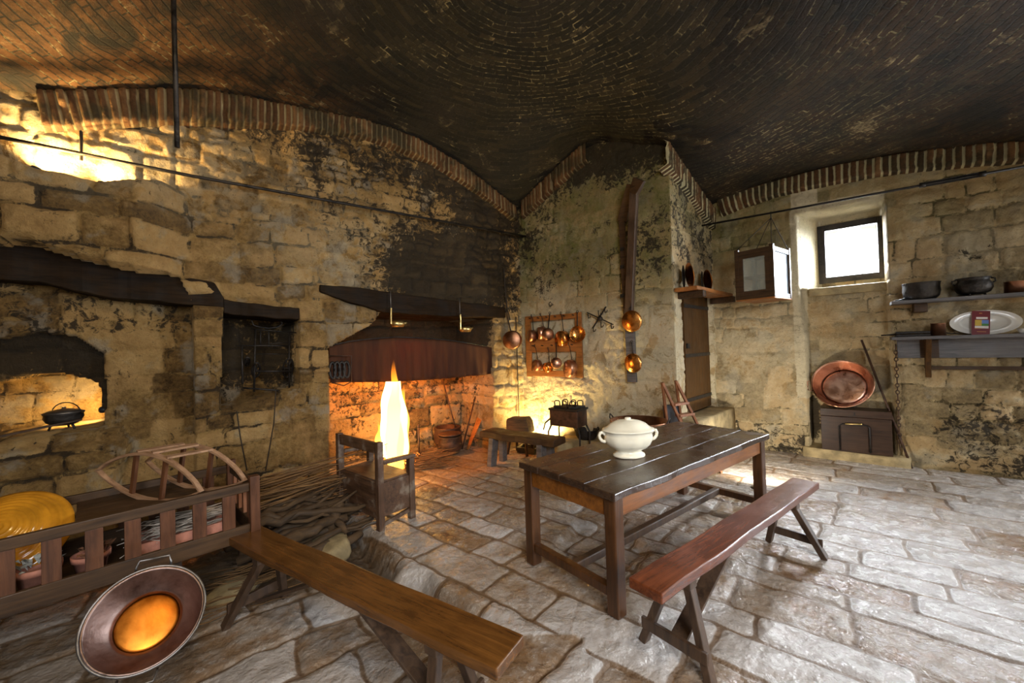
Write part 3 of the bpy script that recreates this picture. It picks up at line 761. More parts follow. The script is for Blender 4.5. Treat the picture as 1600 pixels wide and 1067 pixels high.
# ---- arches of bricks on edge where the vault meets the walls
def arch(fr, lo, up, seed, depth=.07, pitch=.068, n_=1, lime=0.):
    lo = np.array(lo); up = np.array(up)
    cu = (lo[:, 0] + up[:, 0]) / 2
    t0 = np.r_[0, np.cumsum(np.hypot(np.diff(lo[:, 0]), np.diff(lo[:, 1])))]
    L = t0[-1]; ts = np.arange(0, L, .012)
    k = np.array([-.12, 0, .04, .15, .3, .45, .6, .75, .9, 1., 1.25])
    def ip(a, c):                     # smooth along the arch
        v = np.interp(ts, t0, a[:, c]); w = 25; p = np.pad(v, w, mode='reflect', reflect_type='odd'); return np.convolve(p, np.ones(2 * w + 1) / (2 * w + 1), 'valid')
    lu, lz, uu, uz = ip(lo, 0), ip(lo, 1), ip(up, 0), ip(up, 1)
    T, K = np.meshgrid(ts, k)
    Uu = lu[None] + (uu - lu)[None] * K; Zz = lz[None] + (uz - lz)[None] * K
    tt = T + .014 * (fbm(T * 3, K * 3, seed) - .5)
    cell = np.floor(tt / pitch); fr_ = tt / pitch - cell; e = np.minimum(fr_, 1 - fr_) * pitch
    rid = vnoise(cell * 7.3, K * 0, seed)
    gap = vnoise(cell * 3.1 + 9, K * 0 + 2, seed + 4)
    dep = depth + (rid - .5) * .03 + sstep(0, .016, e) * .035 - .05 * (gap > .88) * (K < .5)
    dep = np.where(K < 0, -.06, dep); dep = np.where(K < .02, np.minimum(dep, depth - .01 + .5 * (dep - depth)), dep)
    dep = np.where(K > 1.1, -.02, dep) + (fbm(T * 20, K * 8, seed + 8) - .5) * .012
    o = grid_mesh('trim_%d' % n_, fr.arr(Uu, dep, Zz), M['arch'], dict(stone=rid, joint=1 - sstep(.004, .018, e), lime=rid * 0 + lime), flip=(outdir(fr) > 0))
    return o
arch(LW, ARC_L_LO, ARC_L_UP, 3, n_=1)
arch(WW, ARC_W_LO, ARC_W_UP, 5, n_=2, lime=.75, pitch=.078)
arch(PF, [(u_, z_ - .26) for u_, z_ in ARC_P_UP[:5]], ARC_P_UP[:5], 7, n_=3)
arch(PR, [(u_ - .02, z_ - .30) for u_, z_ in ARC_R_UP], ARC_R_UP, 9, n_=4, lime=.7, depth=.04)

# ---- lintels in the left wall, dark with soot
def lintel(n_, top, bot, d0, d1):
    a = U(top, LW, d1); b = U(bot, LW, d1)
    m = MB(); pts = a + b[::-1]; y0, y1 = (d0, d1)
    nseg = len(a); vs = []; 
    uu = np.linspace(a[0][0], a[-1][0], 60)
    ta = np.interp(-uu, [-p[0] for p in a], [p[1] for p in a]); tb = np.interp(-uu, [-p[0] for p in b], [p[1] for p in b])
    rows = []
    for y, z_ in (('b', 0), ('b', 1), ('t', 1), ('t', 0)):
        zz = tb if y == 'b' else ta; dd = d1 if z_ else d0
        rows.append(np.stack([uu, dd + (fbm(uu * 5, uu * 0 + z_, 4) - .5) * .04 * z_, zz + (fbm(uu * 6, uu * 0 + 3 + z_, 5) - .5) * .03], -1))
    R = np.stack(rows, 0)
    for r in range(4):
        for i in range(59):
            p = [R[r, i], R[r, i + 1], R[(r + 1) % 4, i + 1], R[(r + 1) % 4, i]]
            m._add([tuple(q) for q in p], [(0, 1, 2, 3)])
    m._add([tuple(R[r, 0]) for r in range(4)], [(0, 1, 2, 3)]); m._add([tuple(R[r, -1]) for r in range(4)], [(3, 2, 1, 0)])
    bmesh.ops.remove_doubles(m.bm, verts=m.bm.verts, dist=1e-4)
    o = struct(m.build('trim_%d' % n_, M['beam'], bevel=.01)); o.matrix_world = fmat(LW); return o
lintel(5, [(-60, 372), (0, 380), (60, 383), (120, 402), (200, 420), (280, 430), (335, 442), (352, 470)], [(-60, 432), (0, 436), (60, 440), (120, 456), (200, 468), (280, 474), (335, 480), (352, 482)], -.35, .02)
lintel(6, [(349, 468), (400, 474), (468, 482)], [(349, 490), (400, 494), (468, 500)], -.55, .03)
lintel(7, [(500, 444), (545, 448), (600, 455), (700, 468), (789, 480)], [(500, 455), (545, 472), (600, 488), (700, 494), (789, 496)], -.9, .06)

# ---- stone steps at the door, plinth in the recess
def rough_block(name, fr, u0, u1, d0, d1, z0, z1, mat, seed=1):
    m = MB(); m.box(u0, u1, d0, d1, z0, z1)
    bmesh.ops.subdivide_edges(m.bm, edges=m.bm.edges, cuts=5, use_grid_fill=True)
    rg = random.Random(seed)
    for v in m.bm.verts: v.co += Vector((rg.uniform(-1, 1), rg.uniform(-1, 1), rg.uniform(-1, 1))) * .012
    if outdir(fr) < 0:
        for v in m.bm.verts: v.co.y = -v.co.y
    o = struct(m.build(name, mat, bevel=.0)); o.matrix_world = fmat(fr)
    for p in o.data.polygons: p.use_smooth = True
    return o
rough_block('door_step', PR, .02, 1.50, -.10, .26, -.2, .60, M['step_stone'], 2)
rough_block('recess_plinth', WW, REC0 - .02, REC1 + .12, -.26, .12, -.2, .12, M['step_stone'], 4)

# ================================================================== FURNITURE
def R2(a): return math.radians(a)
# ---- the long table (local x along its length, origin at the corner nearest the camera)
def make_table():
    L, Wd, H = 2.249, .909, .77
    t = thing('farm_table', 'long dark plank table carrying a cream tureen, in the middle of the stone floor', 'table', (.5711, 2.3297, 0), R2(37.53))
    m = MB(); rg = random.Random(3)
    ys = [0, .245, .47, .69, Wd]
    for i in range(4):
        y0, y1 = ys[i] + .002, ys[i + 1] - .002; n = 26; e0 = rg.uniform(-.006, .008); e1 = rg.uniform(-.006, .006)
        vs = []; th = .046
        for k in range(n + 1):
            x = e0 + (L - e0 + e1) * k / n
            a = .007 * math.sin(k * .9) + rg.uniform(-.003, .003) if i == 0 else 0
            b = rg.uniform(-.003, .003) if i == 3 else 0
            dz = .003 * math.sin(k * .7 + i)
            for y, z in ((y0 + a, H - th + dz), (y1 + b, H - th + dz), (y1 + b, H + dz), (y0 + a * .5, H + dz)): vs.append((x, y, z))
        fs = [(3, 2, 1, 0), tuple(4 * n + j for j in range(4))]
        for k in range(n):
            for j in range(4): fs.append((4 * k + j, 4 * k + (j + 1) % 4, 4 * k + 4 + (j + 1) % 4, 4 * k + 4 + j))
        m._add(vs, fs)
    m.build('tabletop', M['table'], t, bevel=.006)
    i = .028; s = .084
    for x in (i, L - i - s):
        for y in (i, Wd - i - s):
            q = MB(); q.box(x, x + s, y, y + s, .012, H - .047); q.build('leg', M['table_leg'], t, bevel=.008)
    for y in (i + .012, Wd - i - .042): m = MB(); m.box(i + s, L - i - s, y, y + .03, H - .167, H - .048); m.build('apron', M['table_apron'], t, bevel=.004)
    for x in (i + .012, L - i - .042): m = MB(); m.box(x, x + .03, i + s, Wd - i - s, H - .167, H - .048); m.build('apron', M['table_apron'], t, bevel=.004)
    for x in (i + .012, L - i - .068): m = MB(); m.box(x, x + .056, i + s, Wd - i - s, .115, .175); m.build('stretcher', M['table_leg'], t, bevel=.006)
    m = MB(); m.bar((i + .068, Wd / 2, .135), (L - i - .068, Wd / 2, .150), .056, .06); m.build('stretcher', M['bench_leg'], t, bevel=.008)
    return t
make_table()

# ---- benches
def make_bench(label, loc, rot, L, Wd, H, floor, th, mat, feet, brace_from, group='long narrow plank benches', sgn=1, hole=True):
    t = thing('plank_bench', label, 'bench', loc, rot, group)
    y0, y1 = (0, Wd) if sgn > 0 else (-Wd, 0); yc = (y0 + y1) / 2
    m = MB(); n = 30; rg = random.Random(int(L * 1000)); vs = []
    for k in range(n + 1):
        x = L * k / n; w = .003 * math.sin(k * .6) + rg.uniform(-.0015, .0015)
        for y, z in ((y0 + w, H - th), (y1 + w, H - th), (y1 + w, H), (y0 + w, H)): vs.append((x, y, z + .002 * math.sin(k * .5)))
    fs = [(3, 2, 1, 0), tuple(4 * n + j for j in range(4))]
    for k in range(n):
        for j in range(4): fs.append((4 * k + j, 4 * k + (j + 1) % 4, 4 * k + 4 + (j + 1) % 4, 4 * k + 4 + j))
    m._add(vs, fs); seat = m.build('seat', mat, t, bevel=.006)
    for xi, (xt, xf) in enumerate(feet):
        b = MB(); b.box(xt - .035, xt + .035, y0 + .012, y1 - .012, H - th - .045, H - th); b.build('batten', M['bench_leg'], t, bevel=.004)
        pts = []
        for s in (-1, 1):
            a = Vector((xt, yc + s * .055, H - th - .04)); f = Vector((xf, yc + s * .185, floor + .006))
            q = MB(); q.bar(a, f, .042, .052, up=(1, 0, 0)); q.build('leg', M['bench_leg'], t, bevel=.004); pts.append((a, f))
        k = .70
        p = [a.lerp(f, k) for a, f in pts]; dirx = 1 if xf < L / 2 else -1
        for v in p: v.x += -dirx * .0
        e = (p[1] - p[0]).normalized() * .035
        q = MB(); q.bar(p[0] - e + Vector((-dirx * .03, 0, 0)), p[1] + e + Vector((-dirx * .03, 0, 0)), .022, .06); q.build('stretcher', M['bench_leg'], t, bevel=.003)
        if xi == 0 or brace_from == 'both':
            pm = (p[0] + p[1]) / 2; q = MB()
            q.bar((xt + dirx * .62, yc + .01, H - th - .004), (pm.x + dirx * .02, pm.y, pm.z - .02), .085, .018, up=(dirx * 1, 0, 1)); q.build('brace', M['bench_leg'] if brace_from != 'pale' else M['grey_wood'], t, bevel=.002)
    return t
make_bench('red-brown plank bench along the right-hand side of the big table', (.6577, 1.8602, 0), R2(37.47), 2.2407, .184, .48, 0, .052, M['bench'], [(.30, .235), (1.80, 1.965)], 'one')
k_ = (CAM_H - .42) / (CAM_H - .48)
make_bench('honey-brown plank bench running from the foreground to the slatted manger', (-.0932 * k_, 1.4639 * k_, 0), R2(148.0), 2.179 * k_, .199 * k_, .42, -.09, .052, M['bench2'], [(.36, .30), (1.86, 2.06)], 'both', sgn=-1)
# low thick bench by the hearth
t = thing('low_bench', 'low bench of one thick plank on block legs beside the hearth', 'bench', (-.50, 5.70, 0), R2(-35.6))
m = MB(); n = 12; vs = []
for k in range(n + 1):
    x = 1.22 * k / n; s_ = .012 * math.sin(k * 1.3)
    for y, z in ((-.02 + s_, .375), (.30 + s_, .375), (.29 + s_, .462), (-.01 + s_, .462)): vs.append((x, y, z + .006 * math.sin(k)))
fs = [(3, 2, 1, 0), tuple(4 * n + j for j in range(4))]
for k in range(n):
    for j in range(4): fs.append((4 * k + j, 4 * k + (j + 1) % 4, 4 * k + 4 + (j + 1) % 4, 4 * k + 4 + j))
m._add(vs, fs); m.build('seat', M['old_wood'], t, bevel=.012)
for x in (.22, 1.0):
    for y in (.04, .24):
        q = MB(); q.bar((x, y, .38), (x + (.02 if x > .5 else -.02), y + (.03 if y > .1 else -.04), -.01), .13 if y < .1 else .10, .08, up=(1, 0, 0)); q.build('leg', M['grey_wood'], t, bevel=.008)

# ---- soup tureen
t = thing('soup_tureen', 'cream porcelain soup tureen with lid and two handles standing on the big table', 'tureen', (.885, 3.12, .772), R2(5))
m = MB(); m.lathe([(.0, .0), (.118, 0), (.124, .008), (.118, .020), (.100, .032), (.092, .042), (.104, .052), (.140, .070), (.170, .100), (.184, .135), (.184, .165), (.178, .186), (.190, .196), (.194, .203), (.186, .206), (.172, .198), (.165, .15), (.0, .09)], 64, sx=1.02, sy=.82, lobes=8, la=.012)
m.build('bowl', M['porcelain'], t)
m = MB(); m.lathe([(.0, .2), (.198, .2005), (.202, .206), (.197, .212), (.176, .217), (.158, .232), (.132, .254), (.098, .270), (.060, .279), (.026, .283), (.020, .287), (.026, .294), (.016, .300), (.0, .301)], 64, sx=1.02, sy=.82, lobes=8, la=.01)
m.build('lid', M['porcelain'], t)
for s in (-1, 1):
    m = MB(); m.tube([(s * x, 0, z) for x, z in ((.176, .125), (.192, .120), (.212, .128), (.228, .148), (.232, .170), (.222, .188), (.206, .192), (.196, .183), (.186, .17))], [.010, .011, .011, .010, .010, .011, .011, .010, .009], 10, flat=1.2); m.build('handle', M['porcelain'], t)

# ---- settle (box seat with back and arms)
def make_settle():
    t = thing('box_settle', 'worn wooden box seat with open back and armrests before the fire', 'seat', (-1.255, 3.64, 0), R2(140))
    # local x: along the back (0.80), local -y: towards the seat front (depth 0.40)
    L, D = .80, .40; p = .06
    for x, y, h in ((0, 0, .81), (L - p, 0, .81)):
        m = MB(); m.box(x, x + p, -p, 0, .0, h); m.build('back_post', M['settle_v'], t, bevel=.006)
    for x in (0, L - p): m = MB(); m.box(x, x + p, -D, -D + p, .0, .60); m.build('front_post', M['settle_v'], t, bevel=.006)
    m = MB(); m.box(p, L - p, -.05, -.012, .70, .80); m.build('top_rail', M['settle'], t, bevel=.006)
    m = MB(); m.box(p, L - p, -.035, -.015, .10, .435)
    m.build('back_panel', M['settle'], t, bevel=.002)
    m = MB(); m.box(p, L - p, -D + .01, -D + .03, .10, .40); m.build('front_panel', M['settle'], t, bevel=.002)
    for x in (.015, L - .04): m = MB(); m.box(x, x + .025, -D + p, -p, .12, .43); m.build('side_panel', M['settle'], t, bevel=.002)
    for x in (.012, L - .045): m = MB(); m.bar((x + .018, -D + p, .09), (x + .018, -p, .045), .03, .035); m.build('stretcher', M['settle_v'], t, bevel=.003)
    m = MB(); m.box(p * .6, L - p * .6, -D + .012, -.036, .42, .445); lid = m.build('seat', M['settle'], t, bevel=.004)
    for x in (-.01, L - p - .01): m = MB(); m.bar((x + .04, -p, .615), (x + .04, -D - .02, .605), .065, .035); m.build('armrest', M['settle'], t, bevel=.008)
    return t
make_settle()

# ---- slatted manger at the left, and what stands in it
PN, PB = Vector((-1.85, 2.82)), Vector((-2.43, 3.17))
dm = Vector((-2.59, 2.01)) - Vector((-1.85, 2.80)); dm.normalize()
MANG = math.atan2(dm.y, dm.x)            # local x runs along the manger towards the camera's left
LM = 2.7; WM = .66
def make_manger():
    t = thing('slatted_manger', 'long dark crib-like wooden manger with upright slats, left of the long bench', 'manger', (PN.x, PN.y, -.09), MANG)
    z0 = .09; sg = -1                       # width runs to local -y
    zt0, zt1 = z0 + .700, z0 + .760; zb0, zb1 = z0 + .365, z0 + .475
    for yy in (0, sg * WM):
        m = MB(); m.bar((.03, yy, (zt0 + zt1) / 2), (LM, yy, (zt0 + zt1) / 2), .035, .06); m.build('top_rail', M['old_wood'], t, bevel=.005)
        m = MB(); m.bar((.03, yy, (zb0 + zb1) / 2), (LM, yy, (zb0 + zb1) / 2), .028, .11); m.build('bottom_board', M['old_wood'], t, bevel=.005)
        x = .15
        while x < LM - .05:
            m = MB(); m.box(x - .036, x + .036, yy - .011, yy + .011, zb1, zt0); m.build('slat', M['slat_wood'], t, bevel=.002); x += .157
        for xx in (0, LM):
            m = MB(); m.box(xx - .03, xx + .03, yy - .03, yy + .03, z0 + .33, z0 + .80); m.build('corner_post', M['slat_wood'], t, bevel=.006)
        for xx in (.42, LM - .4):
            m = MB(); m.box(xx - .025, xx + .025, yy - .05 * (1 if yy == 0 else -1) - .025, yy - .05 * (1 if yy == 0 else -1) + .025, .0, z0 + .42); m.build('leg', M['bench_leg'], t, bevel=.005)
    m = MB(); m.bar((0, sg * .03, z0 + .73), (0, sg * (WM - .03), z0 + .73), .03, .06); m.build('end_rail', M['old_wood'], t, bevel=.004)
    m = MB(); m.bar((0, sg * .03, z0 + .42), (0, sg * (WM - .03), z0 + .42), .03, .11); m.build('end_rail', M['old_wood'], t, bevel=.004)
    for i in range(4):
        y = sg * (.13 + i * .135); m = MB(); m.box(-.011, .011, y - .02, y + .02, z0 + .475, z0 + .70); m.build('slat', M['steps_wood'], t, bevel=.002)
    m = MB(); m.box(.02, LM - .02, sg * (WM - .015), sg * .015, z0 + .36, z0 + .38); m.build('floor_board', M['old_wood'], t)
    m = MB(); m.box(.25, .85, sg * (WM - .02), sg * .04, z0 + .700, z0 + .715); m.build('cross_board', M['old_wood'], t, bevel=.003)
    return t
make_manger()
mm = Matrix.Translation((PN.x, PN.y, 0)) @ Matrix.Rotation(MANG, 4, 'Z')
def inm(x, y, z): return mm @ Vector((x, -y, z))
ZM = .38                                   # top of the manger's floor board

# bent-wood frame lying over the manger rails
def make_bent():
    Pf, Pr = Vector((-2.05, 2.60, .775)), Vector((-2.83, 2.71, .90))
    ch = Pr - Pf; Lc = ch.length; X = ch.normalized(); Z = (Vector((0, 0, 1)) - X * X.z).normalized(); Y = Z.cross(X)
    t = thing('bentwood_frame', 'bent-wood frame of two pointed hoops joined by crossbars, lying on the manger', 'wooden frame')
    mt = Matrix((X, Y, Z)).transposed().to_4x4(); mt.translation = Pf; t.matrix_world = mt
    sep = mt.inverted() @ Vector((-1.90, 2.80, .775)); n = 14
    def hoop(o):
        top = [(Lc * i / n, .175 * math.sin(PI * (i / n)) ** .78 if 0 < i < n else 0) for i in range(n + 1)]
        bot = [(Lc - Lc * i / n, -.125 * math.sin(PI * i / n) ** .85) for i in range(1, n)]
        return [Vector((x, 0, z)) + o for x, z in top + bot]
    for o in (Vector((0, 0, 0)), sep):
        p = hoop(o); m = MB(); vs = []; k = len(p); c = Vector((Lc / 2, 0, 0)) + o
        for q in p:
            d = (q - c); d.y = 0; d.normalize()
            for a, b in ((.011, -.016), (.011, .016), (-.011, .016), (-.011, -.016)): vs.append(q + d * a + Vector((0, b, 0)))
        fs = [(4 * i + j, 4 * i + (j + 1) % 4, 4 * ((i + 1) % k) + (j + 1) % 4, 4 * ((i + 1) % k) + j) for i in range(k) for j in range(4)]
        m._add(vs, fs); m.build('hoop', M['bent_wood'], t, bevel=.003)
        for i in (5, 9): m = MB(); m.bar(p[2 * n - i], p[i], .026, .022, up=(0, 1, 0)); m.build('upright', M['slat_wood'], t, bevel=.002)
    p = hoop(Vector((0, 0, 0))); q = hoop(sep)
    for i in (5, 7, 9): m = MB(); m.bar(p[i] + Vector((0, 0, .012)), q[i] + Vector((0, 0, .012)), .045, .014); m.build('crossbar', M['bent_wood'], t, bevel=.002)
    return t
make_bent()

# amber dish leaning inside the manger
bp = at_depth(8, 834, 2.25)
t = thing('amber_dish', 'large ridged amber-glazed dish leaning inside the left end of the manger', 'dish', bp)
m = MB(); pr = [(0, .10)]
for i in range(1, 30):
    r = .25 * i / 29; pr.append((r, .10 - .13 * (r / .25) ** 2 + .006 * math.cos(i * 2.2)))
pr += [(.262, -.035), (.260, -.05), (.240, -.045)]
pr += [(r, .085 - .13 * (r / .25) ** 2 - .01) for r in (.22, .15, .08, 0.)]
m.lathe(pr, 56); o = m.build('bowl', M['amber'], t)
t.matrix_world = axis_mat(bp, (.42, -.62, .62))

def pot(name, label, loc, r, h, mat, fill):
    t = thing(name, label, 'plant pot', loc)
    m = MB(); m.lathe([(0, 0), (r * .68, 0), (r * .92, h * .78), (r * 1.04, h * .78), (r * 1.06, h), (r * .95, h), (r * .9, h * .85), (0, h * .84)], 32); m.build('pot', mat, t)
    m = MB(); rg = random.Random(int(r * 900)); lm = fill
    for i in range(26):
        a = rg.uniform(0, 2 * PI); q = rg.uniform(0, r * .85); l = rg.uniform(.03, .075); e = rg.uniform(.2, 1.2)
        b = Vector((q * math.cos(a), q * math.sin(a), h * .85 + rg.uniform(0, .045))); d = Vector((math.cos(a) * math.cos(e), math.sin(a) * math.cos(e), math.sin(e)))
        s = d.cross(Vector((0, 0, 1))).normalized() * l * .3; c = b + d * l * .5 + Vector((0, 0, .012))
        m._add([b, c + s, b + d * l, c - s, c + Vector((0, 0, .003))], [(0, 1, 4), (1, 2, 4), (2, 3, 4), (3, 0, 4)])
    m.build('leaves', lm, t, weld=False); return t
g_ = 'terracotta pots inside the manger'
pot('flower_pot', 'pink terracotta pot with a pale rim and grey dead leaves, seen between manger slats', inm(.99, .15, ZM), .088, .155, M['terracotta'], M['leaf_grey'])
pot('flower_pot', 'terracotta pot filled with brown curled dry leaves inside the manger', inm(.79, .16, ZM), .080, .14, M['terracotta'], M['leaf_dry'])
t = thing('planter_trough', 'long pinkish terracotta trough of dried vine stems in the manger', 'planter', inm(.36, .30, ZM), MANG); t.scale = (.72, 1, 1)
m = MB(); m.prism([(-.36, 0), (.36, 0), (.39, .10), (.35, .10), (.34, .03), (-.34, .03), (-.35, .10), (-.39, .10)], -.12, .12); m.box(-.36, .36, -.13, -.115, 0, .1); m.box(-.36, .36, .115, .13, 0, .1); m.build('trough', M['terracotta'], t, weld=False)
rg = random.Random(12); m = MB()
for i in range(34):
    x0 = rg.uniform(-.42, -.1); y0 = rg.uniform(-.10, .10); z0 = rg.uniform(.07, .17); pts = []
    for k in range(6): pts.append((x0 + k * .11 + rg.uniform(-.01, .01), y0 + rg.uniform(-.02, .02) + .02 * k * rg.uniform(-1, 1), z0 + rg.uniform(-.012, .014)))
    m.tube(pts, [.004, .006, .006, .005, .004, .002], 5)
o = m.build('vine_stems', M['pale_twig'], t, weld=False); o['kind'] = 'stuff'
m = MB()
for i in range(9):
    a = i * .7; b = Vector((0, 0, .05 + i * .018)); d = Vector((math.cos(a), math.sin(a), .4)).normalized() * .035; s = Vector((-d.y, d.x, 0)) * .4
    m._add([b, b + d * .5 + s, b + d, b + d * .5 - s, b + d * .5 + Vector((0, 0, .004))], [(0, 1, 4), (1, 2, 4), (2, 3, 4), (3, 0, 4)])
m.tube([(0, 0, 0), (.004, 0, .1), (0, .003, .21)], .003, 6)
o = m.build('green_sprig', M['leaf_green']); o.location = inm(1.20, .10, ZM); tag(o, 'small green sprig beside the amber dish in the manger', 'plant')

# ---- big copper preserving pan leaning in the foreground
def big_pan(name, label, cat, c, ax, xdir, R, rb, dp, wallm, basem, rim, handles, hm, hdir=0., sx=1., parts=True):
    """rim centre C, axis AX pointing out of the mouth, radius R, base radius RB, depth DP"""
    t = thing(name, label, cat); t.matrix_world = axis_mat(c, ax, xdir)
    m = MB(); pr = [(rb, -dp)]
    for i in range(1, 9):
        k = i / 8; pr.append((rb + (R - rb) * k ** .9, -dp + dp * k ** 1.15))
    pr += [(R + .004, .002)]
    inner = [(R - .006, -.002)] + [(max(q[0] - .006, .01), q[1] + .006) for q in reversed(pr[1:-1])] + [(rb - .006, -dp + .006)]
    m.lathe(pr + inner + [(rb, -dp)], 64, sx=sx, cap=False); 
    m.build('wall', wallm, t)
    m = MB(); q = [(0, -dp + .014), (rb * .5, -dp + .012), (rb * .85, -dp + .006), (rb, -dp), (rb - .005, -dp - .006), (rb * .5, -dp - .005), (0, -dp - .005)]
    m.lathe(q, 48, sx=sx); m.build('base', basem, t)
    m = MB(); n = 64; m.lathe([(R + .0 + .006 * math.cos(a), .001 + .006 * math.sin(a)) for a in [2 * PI * i / 8 for i in range(9)]], n, sx=sx, cap=False); m.build('rim', rim, t)
    for h in handles:
        a = R2(h) ; ca, sa = math.cos(a) * sx, math.sin(a); ta = Vector((-math.sin(a), math.cos(a), 0)); o_ = Vector((math.cos(a), math.sin(a), 0))
        b0 = Vector((ca * (R + .003), sa * (R + .003), -.004))
        m = MB(); m.tube([b0 - ta * .072 - o_ * .004 - Vector((0, 0, .02)), b0 - ta * .072 + o_ * .01, b0 - ta * .062 + o_ * .045, b0 + ta * .062 + o_ * .045, b0 + ta * .072 + o_ * .01, b0 + ta * .072 - o_ * .004 - Vector((0, 0, .02))], .0055, 8)
        m.build('handle', hm, t)
    return t
big_pan('preserving_pan', 'big tarnished copper pan with an orange base, tilted on the floor in the left foreground', 'pan',
        at_depth(228, 964, 2.06), (.50, -.62, .66), (1, .30, .05), .240, .138, .11, M['tin'], M['copper_orange'], M['iron_grey'], (97, 277), M['iron_grey'])

# ---- firewood
def log_pile():
    rg = random.Random(5); first = []
    looks = ['long crooked dark branch in the firewood heap', 'short thick mossy log in the firewood heap', 'thin pale-barked branch in the firewood heap']
    for k in range(3):
        L = (.95, .62, .85)[k]; r = (.030, .050, .020)[k]
        pts = []; rs = []
        for i in range(9):
            pts.append((L * (i / 8 - .5), rg.uniform(-.035, .035), rg.uniform(-.02, .02))); rs.append(r * (1.15 - .4 * i / 8) * rg.uniform(.85, 1.15))
        m = MB(); m.tube(pts, rs, 9)
        if k != 1: m.tube([pts[5], (pts[6][0], .06, .03), (pts[7][0], .13, .05)], [r * .6, r * .5, r * .3], 7)
        o = m.build('firewood_log', M['bark'], weld=False); first.append(o)
    n = 0
    for lay in range(5):
        for i in range(9 - lay):
            k = rg.choice([0, 0, 1, 2]); src = first[k]
            o = src if (n == k and lay == 0 and i < 3 and k == i) else src.copy()
            if o is not src: C.objects.link(o)
            across = -.42 + .105 * i + .05 * lay + rg.uniform(-.02, .02)
            c = Vector((-2.02, 3.72)) + Vector((math.cos(R2(-38)), math.sin(R2(-38)))) * across
            o.location = (c.x + rg.uniform(-.08, .08), c.y + rg.uniform(-.08, .08), -.04 + .068 * lay + rg.uniform(-.01, .02))
            o.rotation_euler = (rg.uniform(0, 6), rg.uniform(-.10, .14), R2(48) + rg.uniform(-.28, .28))
            tag(o, looks[k], 'firewood', ['long crooked branches in the firewood heap', 'short thick logs in the firewood heap', 'thin branches in the firewood heap'][k]); n += 1
    for o in first:
        if 'label' not in o.keys(): bpy.data.objects.remove(o)
log_pile()
def brush(name, label, n, c, yaw, ln, spread, zr, mat, seed, r=.005):
    rg = random.Random(seed); m = MB()
    for i in range(n):
        L = ln * rg.uniform(.6, 1.1); y0 = rg.uniform(-spread, spread); z0 = rg.uniform(*zr); a = rg.uniform(-.22, .22); e = rg.uniform(-.05, .16); pts = []
        x0 = rg.uniform(-.2, .2)
        for k in range(6):
            x = L * (k / 5 - .5) + x0; pts.append((x, y0 + x * math.tan(a) + rg.uniform(-.012, .012), z0 + (x + L / 2) * e + rg.uniform(-.01, .01)))
        q = r * rg.uniform(.6, 1.5); m.tube(pts, [q, q, q * .9, q * .8, q * .6, q * .3], 5)
    o = m.build(name, mat, weld=False); o.location = c; o.rotation_euler = (0, 0, yaw); tag(o, label, 'brushwood', kind='stuff'); return o
brush('brushwood', 'long thin brown twigs heaped over the firewood against the stone wall', 90, (-2.10, 4.05, 0), R2(40), 1.15, .22, (.12, .46), M['twig'], 3, .0065)
brush('brushwood', 'litter of thin twigs and straw on the floor below the manger end', 60, (-2.0, 3.0, -.09), R2(30), .5, .30, (.0, .06), M['twig'], 9, .004)
def rock(label, loc, s, seed, mat):
    m = MB(); bmesh.ops.create_icosphere(m.bm, subdivisions=3, radius=1); rg = np.random.RandomState(seed)
    off = rg.rand(3) * 9
    for v in m.bm.verts:
        n = fbm(np.array(v.co.x * 1.3 + off[0]), np.array(v.co.y * 1.3 + v.co.z * .8 + off[1]), seed); v.co *= .75 + .5 * float(n)
        for k in range(3): v.co[k] = max(-.78, min(.78, v.co[k]))
        v.co = Vector((v.co.x * s[0], v.co.y * s[1], v.co.z * s[2]))
    for f in m.bm.faces: f.smooth = True
    o = m.build('rock', mat); o.location = loc; o.rotation_euler = (0, 0, rg.rand() * 3); return tag(o, label, 'rock')
rock('yellowish worn boulder in the sunken corner beside the box seat', (-1.66, 3.52, -.08), (.26, .20, .12), 4, M['step_stone'])
rock('flat brown stone under the manger behind the bench leg', (-2.12, 2.95, -.10), (.22, .16, .07), 8, M['step_stone'])
m = MB(); m.tube([(0, 0, 0), (.05, .02, .09), (.04, .05, .17), (.10, .06, .24)], [.05, .045, .05, .03], 9); m.tube([(.04, .05, .15), (-.05, .0, .2), (-.13, -.02, .18)], [.04, .03, .015], 8); m.tube([(.05, .02, .08), (.13, -.04, .07), (.18, -.05, .0)], [.04, .03, .02], 8)
o = m.build('tree_root', M['bark'], weld=False); o.location = (-1.72, 3.66, 0.02); tag(o, 'gnarled twisted root standing at the front of the firewood heap', 'root')

# ================================================================== LEFT WALL: OVEN, NICHE, FIREPLACE
WARM = (1, .62, .24); FIRE = (1, .36, .07)
def small_lamp(label, loc, aim, power, col=WARM, ang=120, blend=.7, glow=True):
    t = thing('spot_lamp', label, 'lamp', loc)
    d = (Vector(aim) - Vector(loc)).normalized(); t.matrix_world = axis_mat(loc, d)
    m = MB(); m.lathe([(0, -.05), (.028, -.05), (.034, .0), (.034, .012), (.028, .012), (.026, .002), (0, .002)], 20); m.build('housing', M['lamp_black'], t)
    m = MB(); m.lathe([(0, .004), (.024, .004), (.024, .006), (0, .006)], 16); m.build('lens', M['lamp_glow'], t)
    spot('lamp_light', Vector(loc) + d * .03, Vector(aim), power, col, ang, .03, blend)
    return t
# lamp on the ledge of the upper wall
lp = onp(LW, 70, 262, .20); lp = LW.p(5.30, .20, 3.32)
small_lamp('small lamp hidden on the wall ledge under the vault at far left', LW.p(5.42, .12, 3.30), LW.p(5.2, -.02, 3.9), 85, (1, .66, .26), 150)
small_lamp('second small lamp further right on the same wall ledge under the vault', LW.p(5.02, .11, 3.265), LW.p(4.85, -.02, 3.7), 34, (1, .66, .26), 150)
